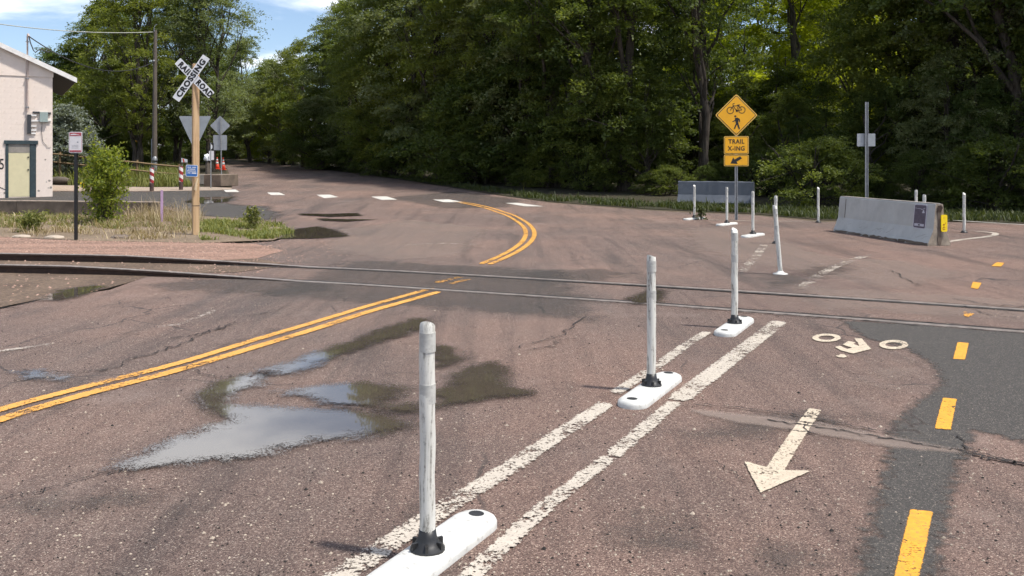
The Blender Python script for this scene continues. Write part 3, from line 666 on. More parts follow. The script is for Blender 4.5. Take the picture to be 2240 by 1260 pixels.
# ------------------------------------------------------------------ railway track
track = thing('railway_track', 'pair of worn steel rails crossing the road', 'railway track')
ctr = [(-40, 15.4), (-24, 14.95), (-16, 14.4), (-11.5, 14.0), (-7.6, 13.55), (-3.25, 12.75), (0.7, 11.15), (3.0, 10.05), (5.15, 8.95), (9.5, 6.55), (16, 2.6)]
def smooth2(pts, n=6):
    out = []; P = [Vector(p) for p in pts]
    for i in range(len(P)-1):
        p0, p1, p2, p3 = P[max(i-1, 0)], P[i], P[i+1], P[min(i+2, len(P)-1)]
        for k in range(n):
            t = k/n; out.append(0.5*((2*p1)+(p2-p0)*t+(2*p0-5*p1+4*p2-p3)*t*t+(3*p1-p0-3*p2+p3)*t**3))
    return out + [P[-1]]
cpts = smooth2(ctr)
def rail_z(x): return 0.013 + 0.11*max(0.0, min(1.0, (-3.0 - x)/3.2))
def offset_line(off):
    out = []
    for i, p in enumerate(cpts):
        t = (cpts[min(i+1, len(cpts)-1)] - cpts[max(i-1, 0)]).normalized(); out.append(p + Vector((-t.y, t.x))*off)
    return out
def strip3(name, line, prof, mat, parent):
    mb = MB(); m = len(prof)
    for i, p in enumerate(line):
        t = (line[min(i+1, len(line)-1)] - line[max(i-1, 0)]).normalized(); nn = Vector((-t.y, t.x)); z = rail_z(p.x)
        for (u, w) in prof: mb.v.append((p.x+nn.x*u, p.y+nn.y*u, z+w))
    for i in range(len(line)-1):
        for k in range(m-1): mb.f.append([i*m+k, (i+1)*m+k, (i+1)*m+k+1, i*m+k+1]); mb.sm.append(False)
    return mb.build(name, mat, parent)
for off in (0.72, -0.72):
    ln = offset_line(off)
    rail = strip3('rail', ln, [(-0.07, -0.20), (-0.07, -0.14), (-0.012, -0.115), (-0.012, -0.045), (-0.036, -0.034), (-0.036, -0.008)], M['rail_side'], track)
    strip3('rail_face', ln, [(0.036, -0.008), (0.036, -0.034), (0.012, -0.045), (0.012, -0.115), (0.07, -0.14), (0.07, -0.20)], M['rail_side'], rail)
    strip3('rail_head', ln, [(-0.036, -0.008), (-0.030, 0.0), (0.030, 0.0), (0.036, -0.008)], M['rail_top'], rail)
    sgn = -1 if off > 0 else 1
    gl = [p for p in offset_line(off + sgn*0.085) if p.x > -4.6]
    mb = MB()
    r_ = random.Random(3)
    for i, p in enumerate(gl):
        t = (gl[min(i+1, len(gl)-1)] - gl[max(i-1, 0)]).normalized(); nn = Vector((-t.y, t.x)); w = 0.045*(0.8+0.4*r_.random())
        mb.v += [(p.x+nn.x*w, p.y+nn.y*w, 0.0075), (p.x-nn.x*w, p.y-nn.y*w, 0.0075)]
    for i in range(len(gl)-1): mb.f.append([2*i, 2*i+2, 2*i+3, 2*i+1]); mb.sm.append(False)
    mb.build('flangeway', M['crack'], track)

for k_, (off, lo_, hi_) in enumerate(((0.80, -3.2, 9.0), (-0.81, -2.6, 9.0), (0.60, 1.0, 8.0), (-0.60, 2.2, 9.0))):
    r_ = random.Random(60+k_); gl = [p for p in offset_line(off) if lo_ < p.x < hi_]; ln_ = []
    for i in range(len(gl)-1):
        for q in range(6): ln_.append(gl[i].lerp(gl[i+1], q/6) + Vector((r_.gauss(0, 0.012), r_.gauss(0, 0.018))))
    mb = MB()
    for p in ln_:
        w = 0.018*r_.random()**1.5 + 0.002; mb.v += [(p.x, p.y+w, 0.0125), (p.x, p.y-w, 0.0125)]
    for i in range(len(ln_)-1): mb.f.append([2*i, 2*i+2, 2*i+3, 2*i+1]); mb.sm.append(False)
    mb.build('crack', M['crack'], road)
def rail_side_area(name, o0, o1, lo_, hi_, mat, dz):
    a_ = [tuple(p) for p in offset_line(o0) if lo_ < p.x < hi_]; b_ = [tuple(p) for p in offset_line(o1) if lo_ < p.x < hi_]
    return obj(name, inset_mesh(name, a_ + b_[::-1], dz, 0.05), mat, road)
rail_side_area('rail_edge_smear', 1.9, -2.1, -3.4, 1.2, M['smear'], 0.0052)
rail_side_area('rail_edge_wear', 1.7, -0.3, 3.2, 9.0, M['dust'], 0.0056)

# ------------------------------------------------------------------ foliage builders
def leaf_mesh(name, cen, size, tint, rng, up=0.35, asp=0.5):
    """one four-sided leaf per row of cen"""
    n = len(cen)
    nrm = rng.normal(size=(n, 3)); nrm[:, 2] += up*2; nrm /= np.linalg.norm(nrm, axis=1)[:, None]
    a = rng.normal(size=(n, 3)); a -= nrm*(a*nrm).sum(1)[:, None]; a /= np.linalg.norm(a, axis=1)[:, None]
    b = np.cross(nrm, a); s = size[:, None]
    v = np.empty((n, 4, 3)); v[:, 0] = cen - a*s; v[:, 1] = cen + b*s*asp - a*s*0.1 + nrm*s*0.12; v[:, 2] = cen + a*s; v[:, 3] = cen - b*s*asp - a*s*0.1 + nrm*s*0.12
    me = bpy.data.meshes.new(name); me.vertices.add(n*4); me.vertices.foreach_set('co', v.reshape(-1).astype(np.float32))
    me.loops.add(n*4); me.loops.foreach_set('vertex_index', np.arange(n*4, dtype=np.int32))
    me.polygons.add(n); me.polygons.foreach_set('loop_start', np.arange(0, n*4, 4, dtype=np.int32))
    try: me.polygons.foreach_set('loop_total', np.full(n, 4, dtype=np.int32))
    except Exception: pass
    me.update(calc_edges=True)
    at = me.attributes.new('tint', 'FLOAT', 'FACE'); at.data.foreach_set('value', np.clip(tint, 0, 1).astype(np.float32))
    return me

def crown_clumps(rng, H, R, zlo, n, top=0.35, lean=0.0, open_=0.0):
    """clump centres through an uneven crown volume"""
    out = []
    ph = rng.uniform(0, 6.28, 6)
    while len(out) < n:
        t = rng.beta(1.25, 1.15); th = rng.uniform(0, 6.28)
        prof = (min(1, (t+0.08)/0.34))**0.7 * (1 - max(0, (t-top)/(1-top))**2.1*0.86)
        lob = 1 + 0.22*math.sin(2*th+ph[0]+3*t) + 0.16*math.sin(3*th+ph[1]-5*t) + 0.14*math.sin(9*t+ph[2]+th)
        rr = R*prof*lob*math.sqrt(rng.uniform(0.06, 1.0))
        z = zlo + (H-zlo)*t
        x, y = rr*math.cos(th) + lean*t, rr*math.sin(th)
        g = math.sin(x*1.15+ph[3]) + math.sin(y*1.25+ph[4]) + math.sin(z*0.95+ph[5])
        if g < -1.0 + open_: continue
        out.append((x, y, z))
    return np.array(out)

def limb(mb, p0, p1, r0, r1, rng, n=6, sag=0.15, seg=5):
    pts = []; rad = []
    for k in range(seg+1):
        t = k/seg; p = Vector(p0).lerp(Vector(p1), t); L = (Vector(p1)-Vector(p0)).length
        p += Vector((rng.normal()*0.035*L*math.sin(math.pi*t), rng.normal()*0.035*L*math.sin(math.pi*t), -sag*L*0.3*math.sin(math.pi*t)))
        pts.append(p); rad.append(r0*(1-t)+r1*t)
    mb.tube(pts, rad, n); return pts

def make_tree(seed, H, R, zlo, ncl, nlf, leaf, crad, tr=0.22, nlimb=11, top=0.35, lean=0.0, open_=0.0, fork=0.3, stems=1, asp=0.5):
    rng = np.random.default_rng(seed)
    cl = crown_clumps(rng, H, R, zlo, ncl, top, lean, open_)
    k = rng.integers(int(nlf*0.6), int(nlf*1.4), len(cl))
    idx = np.repeat(np.arange(len(cl)), k); n = len(idx)
    sp = rng.uniform(0.65, 1.35, len(cl))[idx][:, None]*crad
    # every clump is a handful of leafy sprays reaching outward and drooping at the tip
    ns = 3; sid = rng.integers(0, ns, n)
    dirs = np.concatenate([cl[:, None, :2].repeat(ns, 1)/(R*0.6) + rng.normal(0, 0.75, (len(cl), ns, 2)), rng.normal(0.12, 0.32, (len(cl), ns, 1))], 2)
    dirs /= np.linalg.norm(dirs, axis=2)[:, :, None]
    d = dirs[idx, sid]; tt = rng.uniform(0, 1, n)[:, None]; ln = sp*rng.uniform(1.5, 2.3, (len(cl), ns))[idx, sid][:, None]
    off = rng.normal(size=(n, 3))*np.array([1, 1, 0.55])*sp*(0.30 - 0.17*tt)
    cen = cl[idx] + d*(tt-0.25)*ln + off; cen[:, 2] -= (0.30*tt[:, 0]**2*ln[:, 0])
    cen[:, 2] = np.maximum(cen[:, 2], 0.08)
    tint = rng.uniform(0.0, 1.0, len(cl))[idx]*0.65 + rng.uniform(0, 1, n)*0.35
    crown = leaf_mesh('crown', cen, leaf*rng.uniform(0.6, 1.25, n), tint, rng, 0.75, asp)
    mb = MB()
    for s_ in range(stems):
        bx, by = (0, 0) if stems == 1 else (rng.uniform(-0.35, 0.35), rng.uniform(-0.35, 0.35))
        rr = tr*(1 if stems == 1 else 0.62)
        topp = Vector((lean*0.6 + rng.normal()*R*0.18*(2.0 if stems > 1 else 1), rng.normal()*R*0.18*(2.0 if stems > 1 else 1), H*0.86)); pts = []; rad = []
        for q in range(9):
            t = q/8; pts.append(Vector((bx, by, -0.15)).lerp(topp, t) + Vector((rng.normal(), rng.normal(), 0))*0.10*math.sin(math.pi*t)*H*0.12); rad.append(max(0.02, rr*(1.25 if q == 0 else 1)*(1-t)**0.75 + 0.018))
        mb.tube(pts, rad, 9)
        far = cl[rng.permutation(len(cl))[:nlimb]]
        for c in far:
            t = min(0.92, max(0.16, (c[2]/H)*0.8 - 0.10 + rng.uniform(-0.06, 0.04))); f = t*8; i = int(f); a = pts[i].lerp(pts[min(i+1, 8)], f-i)
            r0 = max(0.02, (rad[i]*0.6))
            lp = limb(mb, a, c, r0, 0.012, rng, 6, 0.1)
            for _ in range(2):
                e = Vector(c) + Vector(rng.normal(size=3))*0.8; limb(mb, lp[3], e, r0*0.4, 0.008, rng, 4, 0.0, 3)
    return crown, mb.mesh('trunk')

T = {}
T['tall1'] = make_tree(11, 15.5, 3.9, 1.7, 290, 170, 0.085, 0.75, 0.24, open_=0.28)
T['tall2'] = make_tree(12, 15.0, 3.4, 1.2, 270, 170, 0.085, 0.75, 0.22, lean=0.8, open_=0.3)
T['tall3'] = make_tree(13, 16.5, 4.2, 2.4, 290, 170, 0.085, 0.80, 0.28, top=0.45, open_=0.28)
T['mid1'] = make_tree(14, 10.8, 3.1, 0.8, 240, 150, 0.08, 0.65, 0.17, open_=0.35)
T['mid2'] = make_tree(15, 9.5, 2.7, 0.6, 210, 150, 0.08, 0.62, 0.15, lean=-0.5, open_=0.4)
T['elm'] = make_tree(16, 17.5, 4.3, 3.0, 500, 100, 0.100, 0.72, 0.26, open_=0.45, stems=3, nlimb=9)
T['willow'] = make_tree(17, 17.0, 3.6, 2.6, 430, 105, 0.095, 0.70, 0.24, open_=0.5, stems=2, asp=0.36)
T['yellow'] = make_tree(18, 14.5, 3.7, 2.2, 400, 120, 0.10, 0.70, 0.2, open_=0.2)
T['bare'] = make_tree(19, 15.5, 4.0, 5.0, 300, 90, 0.105, 0.8, 0.36, open_=0.2, stems=2)
T['olive'] = make_tree(20, 4.4, 1.9, 0.3, 190, 90, 0.075, 0.42, 0.10, nlimb=8, stems=2)
T['bush1'] = make_tree(21, 3.4, 1.9, 0.1, 130, 190, 0.055, 0.48, 0.06, nlimb=7, stems=3)
T['bush2'] = make_tree(22, 2.4, 1.7, 0.1, 110, 170, 0.05, 0.45, 0.05, nlimb=6, stems=3)
T['bush3'] = make_tree(23, 4.6, 2.2, 0.1, 170, 200, 0.06, 0.50, 0.08, nlimb=8, stems=3)

_mats = {}
def tree(name, var, px, y, h, leafmat, label, cat='tree', group=None, rz=None, wide=1.0, bark='bark', xy=None):
    crown, trunk = T[var]; key = (var, leafmat)
    if key not in _mats:
        c = crown.copy() if any(k[0] == var for k in _mats) else crown
        c.materials.clear(); c.materials.append(M[leafmat]); _mats[key] = c
    if not trunk.materials: trunk.materials.append(M[bark])
    base = XY(px, y) if xy is None else Vector((xy[0], xy[1], tz(xy[1])))
    nat = {'tall1': 15.5, 'tall2': 15.0, 'tall3': 16.5, 'mid1': 10.8, 'mid2': 9.5, 'elm': 17.5, 'willow': 17.0, 'yellow': 14.5, 'bare': 15.5, 'olive': 4.4, 'bush1': 3.4, 'bush2': 2.4, 'bush3': 4.6}[var]
    s = h/nat
    r = thing(name, label, cat, base, RND.uniform(0, 6.28) if rz is None else rz, group)
    r.scale = (s*wide, s*wide, s)
    obj('trunk', trunk, None, r); obj('crown', _mats[key], None, r)
    return r

# left-hand trees behind the building and crossbuck
ORD = ['first', 'second', 'third', 'fourth', 'fifth', 'sixth', 'seventh', 'eighth', 'ninth', 'tenth', 'eleventh', 'twelfth', 'thirteenth', 'fourteenth', 'fifteenth', 'sixteenth', 'seventeenth', 'eighteenth', 'nineteenth', 'twentieth']
ORD += ['twenty-' + w for w in ORD[:9]] + ['thirtieth'] + ['thirty-' + w for w in ORD[:9]]
tree('elm_tree', 'elm', 300, 57, 14.6, 'leaf_a', 'big spreading green tree behind the utility pole', rz=0.4, wide=0.95)
tree('willow_tree', 'willow', 458, 60, 14.8, 'leaf_s', 'tall airy silver-green tree behind the crossbuck sign', rz=1.0, wide=1.15)
tree('elm_tree', 'elm', 388, 64, 13.6, 'leaf_b', 'dark green tree between the utility pole and the crossbuck', rz=3.1, wide=0.9)
tree('elm_tree', 'elm', 232, 67, 12.6, 'leaf_a', 'spreading green tree left of the utility pole, behind the big tree', rz=5.2, wide=1.0)
tree('green_tree', 'mid1', 225, 62, 11.2, 'leaf_a', 'green tree left of the big spreading tree', rz=2.0)
tree('green_tree', 'mid2', 165, 68, 9.4, 'leaf_b', 'green tree showing above the end of the building roof', rz=0.3)
tree('green_tree', 'mid1', 95, 74, 9.6, 'leaf_b', 'tree top showing behind the mast on the roof', rz=1.2)
tree('olive_tree', 'olive', 146, 48, 4.0, 'leaf_g', 'silvery grey shrub beside the corner of the building', 'shrub', rz=0.9)
tree('green_tree', 'mid1', 548, 78, 10.8, 'leaf_s', 'pale green tree right of the crossbuck, at the bend of the road', rz=4.0)
tree('green_tree', 'mid2', 590, 84, 9.4, 'leaf_a', 'small green tree under the gap of sky', rz=5.0)
tree('yellow_bush', 'bush3', 590, 80, 4.2, 'leaf_y', 'yellow-green bush at the bend of the far road', 'bush')
for i, (px, y, h, v, m) in enumerate([(430, 84, 13, 'tall2', 'leaf_b'), (340, 82, 13, 'tall1', 'leaf_b'), (255, 80, 12, 'tall2', 'leaf_a'), (520, 92, 12, 'tall1', 'leaf_b'), (180, 88, 11, 'tall2', 'leaf_b'), (60, 90, 8.5, 'mid1', 'leaf_b'), (-40, 84, 8, 'mid2', 'leaf_b'), (470, 100, 12, 'tall1', 'leaf_a'), (600, 104, 11, 'tall2', 'leaf_b')]):
    tree('back_tree', v, px, y, h, m, ORD[sorted([430, 340, 255, 520, 180, 60, -40, 470, 600]).index(px)] + ' tree from the left in the back row behind the pole and crossbuck', 'tree', 'back row of trees on the left')
for i, (px, y, h, m) in enumerate([(205, 60, 3.0, 'leaf_b'), (262, 64, 3.4, 'leaf_b'), (335, 68, 3.6, 'leaf_b'), (420, 72, 4.0, 'leaf_b'), (455, 80, 4.2, 'leaf_a'), (520, 90, 4.2, 'leaf_s'), (140, 62, 3.4, 'leaf_b'), (300, 74, 4.0, 'leaf_a'), (385, 80, 4.5, 'leaf_b'), (545, 98, 4.0, 'leaf_b'), (240, 76, 4, 'leaf_b'), (480, 96, 4.4, 'leaf_b'), (505, 94, 5.0, 'leaf_a'), (560, 92, 4.6, 'leaf_s'), (610, 90, 4.4, 'leaf_a')]):
    tree('undergrowth_bush', ('bush1', 'bush3')[i % 2], px, y, h, m, ORD[sorted([205, 262, 335, 420, 455, 520, 140, 300, 385, 545, 240, 480, 505, 560, 610]).index(px)] + ' bush from the left under the left-hand trees', 'bush', 'bushes under the trees on the left')

# the wood along the right of the road: front edge
front = [(622, 76, 8.8, 'mid1', 'leaf_a'), (655, 72, 9.4, 'mid2', 'leaf_s'), (700, 68, 9.6, 'mid1', 'leaf_a'), (748, 63, 9.3, 'mid2', 'leaf_a'), (808, 60, 11.4, 'tall2', 'leaf_s'),
         (852, 56, 12.4, 'tall1', 'leaf_a'), (905, 53.5, 13.0, 'tall3', 'leaf_a'), (955, 51, 14.5, 'tall2', 'leaf_a'), (1010, 48.5, 15.5, 'tall1', 'leaf_s'), (1075, 47, 13.5, 'tall2', 'leaf_a'),
         (1140, 45, 15.2, 'tall3', 'leaf_a'), (1205, 43.5, 14.8, 'tall1', 'leaf_s'), (1275, 41.5, 15.4, 'tall2', 'leaf_b'), (1345, 40, 15.0, 'tall1', 'leaf_a'), (1430, 39, 15.5, 'tall3', 'leaf_b'),
         (1640, 39.5, 5.0, 'mid1', 'leaf_b'), (1720, 38.5, 4.4, 'mid2', 'leaf_a'), (1800, 37, 4.6, 'mid1', 'leaf_b'), (1945, 36.5, 13.5, 'tall2', 'leaf_a'),
         (2010, 34.5, 14.5, 'tall1', 'leaf_b'), (2085, 33.5, 15.0, 'tall2', 'leaf_a'), (2185, 33, 14.5, 'tall1', 'leaf_s'), (2310, 31, 15, 'tall2', 'leaf_b'), (2440, 30, 15, 'tall1', 'leaf_b'), (2600, 28, 15, 'tall3', 'leaf_b')]  # last ones grow outside the view, added for shade from the right
words = {'leaf_a': 'mid green', 'leaf_b': 'dark green', 'leaf_s': 'pale silvery green'}
for i, (px, y, h, v, m) in enumerate(front):
    where = 'where the road bends away' if px < 760 else ('left of the trail sign' if px < 1500 else ('behind the trail sign and barrier' if px < 1850 else 'behind the right-hand barrier'))
    if px < 1500: px -= 1.3*F/y
    tree('forest_tree', v, px, y, h, m, words[m] + ' tree, ' + ORD[i] + ' from the left on the forest edge', 'tree', 'trees on the forest edge')
tree('forest_tree', 'bare', 1545, 38.0, 15.5, 'leaf_b', 'forked tree with a thick bare trunk above the grey-blue barrier', 'tree', rz=1.5, bark='bark', wide=0.72)
tree('forest_tree', 'bare', 2238, 30.5, 15.5, 'leaf_b', 'tree with a thick dark trunk at the right edge of the picture', 'tree', rz=0.2)
tree('yellow_tree', 'yellow', 1715, 46, 14.5, 'leaf_y', 'bright yellow-green sunlit tree behind the trail sign', 'tree', rz=0.6, wide=1.2)
tree('yellow_tree', 'yellow', 1830, 51, 14.0, 'leaf_y', 'yellow-green tree right of the brightest sunlit tree', 'tree', rz=2.6)
tree('green_tree', 'mid1', 1190, 46, 8.5, 'leaf_y', 'lit yellow-green young tree in the dark forest edge', 'tree', rz=2.9, wide=0.7)
# second and third rows
for i in range(21):
    px = 640 + i*92 + RND.uniform(-22, 22); y = (78 - i*1.9 if i < 12 else 55) + RND.uniform(-1.5, 3)
    if 1590 < px < 2080: y = 68
    y = max(y, 46)
    h = 9.0 if px < 720 else (10.5 if px < 900 else RND.uniform(13.5, 16))
    if px < 900: y += 8
    tree('forest_tree', ('tall1', 'tall2', 'tall3')[i % 3], px, y, h, ('leaf_b', 'leaf_a', 'leaf_b')[i % 3], 'tree standing deeper in the wood behind the forest edge', 'tree', 'trees deeper in the wood')
for i in range(13):
    px = 880 + i*130 + RND.uniform(-30, 30)
    if 1600 < px < 2050: continue
    tree('forest_tree', ('tall3', 'tall1')[i % 2], px, 66 + RND.uniform(-3, 6), RND.uniform(14, 17), 'leaf_b', 'tree standing deeper in the wood behind the forest edge', 'tree', 'trees deeper in the wood')
for i, (px, y, h, v, m) in enumerate([(835, 54, 6.0, 'mid2', 'leaf_a'), (900, 51, 5.4, 'mid1', 'leaf_b'), (965, 48.5, 6.2, 'mid2', 'leaf_s'), (1035, 46, 5.6, 'mid1', 'leaf_a'), (1110, 43.8, 6.4, 'mid2', 'leaf_b'), (1255, 40.5, 5.6, 'mid1', 'leaf_b'), (1330, 38.8, 6.0, 'mid2', 'leaf_a'), (1415, 37.6, 5.2, 'mid1', 'leaf_b'), (1910, 33.5, 4.6, 'mid2', 'leaf_b'), (2075, 31.6, 5.4, 'mid1', 'leaf_s'), (2170, 30.6, 4.4, 'mid2', 'leaf_b')]):
    tree('young_tree', v, px, y, h, m, words[m] + ' young low-branched tree, ' + ORD[i] + ' from the left under the forest edge', 'tree', 'young trees under the forest edge')
# undergrowth along the edge
edge = [(640, 72, 3.0), (690, 66, 3.2), (735, 62, 3.0), (780, 58, 3.4), (825, 55, 3.2), (870, 52, 3.5), (915, 50, 3.2), (955, 48, 3.0), (1000, 46, 3.4), (1045, 44.5, 3.0), (1090, 43.5, 3.4), (1135, 42, 3.0), (1180, 41, 3.5), (1225, 40, 3.2), (1270, 39, 3.6), (1315, 38, 3.0), (1360, 37, 3.4), (1405, 36.5, 3.2), (1450, 36, 3.8),
        (1500, 36, 3.6), (1545, 36, 3.2), (1600, 36.5, 4.0), (1650, 36, 3.6), (1700, 35.5, 3.2), (1745, 34, 2.8), (1800, 33.5, 3.2), (1850, 33, 3.0), (1905, 32, 3.2), (1960, 31, 3.4), (2015, 30.5, 3.0), (2065, 30, 3.2), (2120, 29, 3.4), (2175, 28.5, 3.0), (2240, 28, 3.2), (2310, 27.5, 3.4), (2400, 27, 3.2)]
edge = [(px + RND.uniform(-14, 14), y, RND.choice((0.9, 1.2, 1.5, 1.9, 2.4)) if px > 900 else h*0.8) for k, (px, y, h) in enumerate(edge) if k % 3 != 1 or px < 800]
for i, (px, y, h) in enumerate(edge):
    m = ('leaf_b', 'leaf_a', 'leaf_b', 'leaf_b')[i % 4]
    tree('undergrowth_bush', ('bush1', 'bush2', 'bush3')[i % 3], px, y, h, m, ORD[i] + ' bush from the left at the foot of the forest edge', 'bush', 'bushes along the forest edge', bark='bark_dark')
for i in range(24):
    px = 700 + i*68; y = 44 + 8*RND.random() + (14 if px < 1000 else 0)
    tree('undergrowth_bush', ('bush3', 'bush1')[i % 2], px, y, 4.6 + RND.random()*1.6, 'leaf_b', 'tall bush inside the wood between the trunks', 'bush', 'bushes inside the wood', bark='bark_dark')
tree('yellow_bush', 'bush2', 1790, 30.5, 2.3, 'leaf_a', 'feathery green bush behind the single white post', 'bush', rz=1.1)

# ------------------------------------------------------------------ grass
def blades(name, polys, n, hgt, mat, label, seed, wid=0.006, curve=0.5, parent=None, clump=0.0):
    rng = np.random.default_rng(seed); P = []
    for poly, share in polys:
        A_ = np.array(poly, float); x0, y0 = A_.min(0); x1, y1 = A_.max(0); need = int(n*share); got = []
        while sum(len(g) for g in got) < need:
            q = np.stack([rng.uniform(x0, x1, need*3), rng.uniform(y0, y1, need*3)], 1); ins = np.zeros(len(q), bool)
            for i in range(len(A_)):
                a = A_[i]; b = A_[(i+1) % len(A_)]; c = ((a[1] > q[:, 1]) != (b[1] > q[:, 1]))
                ins ^= c & (q[:, 0] < (b[0]-a[0])*(q[:, 1]-a[1])/(b[1]-a[1]+1e-12)+a[0])
            if clump > 0:
                f = np.sin(q[:, 0]*2.3+1.1*np.sin(q[:, 1]*1.7)) + np.sin(q[:, 1]*2.9+1.3*np.sin(q[:, 0]*1.9)) + 0.8*np.sin(q[:, 0]*5.7+q[:, 1]*4.1)
                ins &= (f + rng.normal(0, 0.7, len(q))) > clump-1.2
            got.append(q[ins])
        P.append(np.concatenate(got)[:need])
    P = np.concatenate(P); m = len(P)
    z = np.array([tz(y) for y in P[:, 1]])
    h = hgt*rng.gamma(5, 0.2, m); th = rng.uniform(0, 6.28, m); ln = curve*rng.uniform(0.1, 1.0, m)*h
    d = np.stack([np.cos(th), np.sin(th)], 1); w = np.stack([-np.sin(th), np.cos(th)], 1)*(wid*rng.uniform(0.6, 1.4, m))[:, None]
    v = np.zeros((m, 5, 3))
    v[:, 0, :2] = P - w; v[:, 1, :2] = P + w; v[:, 0, 2] = v[:, 1, 2] = z - 0.01
    mid = P + d*(ln*0.35)[:, None]; v[:, 2, :2] = mid + w*0.8; v[:, 3, :2] = mid - w*0.8; v[:, 2, 2] = v[:, 3, 2] = z + h*0.62
    v[:, 4, :2] = P + d*ln[:, None]; v[:, 4, 2] = z + h*rng.uniform(0.8, 1.0, m)
    b = (np.arange(m)*5)[:, None]; q4 = (b + np.array([0, 1, 2, 3])); t3 = (b + np.array([3, 2, 4]))
    me = bpy.data.meshes.new(name); me.vertices.add(m*5); me.vertices.foreach_set('co', v.reshape(-1).astype(np.float32))
    loops = np.concatenate([q4, t3], 1).reshape(-1); me.loops.add(len(loops)); me.loops.foreach_set('vertex_index', loops.astype(np.int32))
    st = np.stack([np.arange(m)*7, np.arange(m)*7+4], 1).reshape(-1); me.polygons.add(2*m); me.polygons.foreach_set('loop_start', st.astype(np.int32))
    try: me.polygons.foreach_set('loop_total', np.tile([4, 3], m).astype(np.int32))
    except Exception: pass
    me.update(calc_edges=True)
    at = me.attributes.new('tint', 'FLOAT', 'FACE'); at.data.foreach_set('value', np.repeat(rng.uniform(0, 1, m), 2).astype(np.float32))
    o = obj(name, me, mat, parent); tag(o, label, None, None, 'stuff'); return o

blades('dry_grass', [(gp([(-200, 470), (0, 471), (345, 479), (430, 480), (440, 522), (300, 526), (170, 523), (0, 514), (-200, 509)]), 1.0)], 8500, 0.12, M['straw'], 'pale dry grass and straw on the verge by the low wall', 1, 0.006, 2.2, clump=1.6)
blades('dry_grass', [(gp([(270, 470), (355, 472), (440, 474), (445, 496), (340, 500), (280, 492)]), 1.0)], 1500, 0.34, M['straw'], 'tall pale dry stalks around the pink stake', 2, 0.004, 1.3, clump=1.2)
blades('verge_greenery', [(gp([(-200, 470), (0, 471), (345, 479), (420, 482), (430, 505), (240, 508), (0, 500), (-200, 497)]), 1.0)], 7500, 0.10, M['grass'], 'scattered green blades among the dry grass of the verge', 6, 0.007, 1.2, clump=1.8)
blades('green_grass', [(gp([(430, 486), (560, 481), (617, 494), (644, 511), (596, 524), (440, 527), (425, 508)]), 0.62), (gp([(-200, 466), (0, 467), (110, 470), (170, 480), (60, 490), (-200, 488)]), 0.38)], 11000, 0.085, M['grass'], 'fresh green grass on the verge beside the crossbuck', 3, 0.009, 1.6, clump=1.0)
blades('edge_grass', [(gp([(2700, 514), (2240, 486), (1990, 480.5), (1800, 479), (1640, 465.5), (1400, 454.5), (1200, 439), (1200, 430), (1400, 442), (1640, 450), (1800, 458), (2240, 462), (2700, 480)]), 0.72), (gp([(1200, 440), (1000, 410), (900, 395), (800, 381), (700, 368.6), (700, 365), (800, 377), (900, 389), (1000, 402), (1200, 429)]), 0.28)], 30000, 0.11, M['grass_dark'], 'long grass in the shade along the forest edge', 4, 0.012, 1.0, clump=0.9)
blades('bank_grass', [(gp([(118, 404), (330, 409), (420, 408), (420, 372), (330, 366), (118, 362)]), 1.0)], 26000, 0.34, M['grass'], 'green grass on the bank behind the wooden fence', 5, 0.016, 0.7)

# ------------------------------------------------------------------ delineator posts
def pill(L, W, n=10):
    p = []
    for k in range(n+1): a = math.radians(-90 + 180*k/n); p.append((W/2*math.cos(a), L/2-W/2 + W/2*(math.sin(a)) + 0.0))
    q = []
    for k in range(n+1): a = math.pi*k/n; q.append((W/2*math.cos(a), (L/2-W/2) + W/2*math.sin(a)))
    return q + [(-x, -y) for x, y in q]
def base_mesh():
    mb = MB(); L, W, Hh = 0.96, 0.205, 0.050
    prof = [(1.0, 0.0), (1.0, 0.022), (0.95, 0.036), (0.80, 0.046), (0.58, 0.050), (0.30, 0.051)]
    ring = pill(L, W); n = len(ring)
    for s_, z in prof:
        for x, y in ring:
            d = W/2*(1-s_); yy = y - math.copysign(min(abs(y), d*1.0), y) if abs(y) > 0 else y
            mb.v.append((x*s_, yy, z))
    m = len(prof)
    for i in range(m-1):
        for k in range(n): mb.f.append([i*n+k, i*n+(k+1) % n, (i+1)*n+(k+1) % n, (i+1)*n+k]); mb.sm.append(True)
    mb.f.append([(m-1)*n+k for k in range(n)]); mb.sm.append(True)
    return mb.mesh('base')
BASE = base_mesh(); BASE.materials.append(M['base_plastic'])
hb = MB(); hb.add([(0.036*math.cos(2*math.pi*k/16), 0.030*math.sin(2*math.pi*k/16), 0) for k in range(16)], [tuple(range(16))]); HOLE = hb.mesh('bolt_hole'); HOLE.materials.append(M['black_rubber'])
HINGE = MB().lathe([(0.072, 0.0), (0.070, 0.012), (0.052, 0.028), (0.038, 0.055), (0.033, 0.085)], 18).mesh('hinge'); HINGE.materials.append(M['black_rubber'])
hr = MB()
for k in range(6):
    a = 2*math.pi*k/6; hr.box(0.030, 0.068, -0.006, 0.006, 0.010, 0.040, Matrix.Rotation(a, 4, 'Z'))
RIB = hr.mesh('hinge_rib'); RIB.materials.append(M['black_rubber'])
def post_mesh(seed, h):
    r = random.Random(seed); mb = MB(); pts = []; rad = []
    for k in range(12):
        t = k/11; pts.append((r.gauss(0, 0.0012), r.gauss(0, 0.0012), h*t)); rad.append(0.0315*(1 + r.uniform(-0.02, 0.02)))
    pts.append((0, 0, h+0.002)); rad.append(0.030)
    mb.tube(pts, rad, 18); return mb.mesh('post')
POSTS = [post_mesh(s_, 0.80) for s_ in range(3)]
for p_ in POSTS: p_.materials.append(M['white_plastic'])
bd = MB(); bd.tube([(0, 0, 0), (0, 0, 0.085)], 0.0332, 18); BAND = bd.mesh('reflective_band'); BAND.materials.append(M['sheeting'])
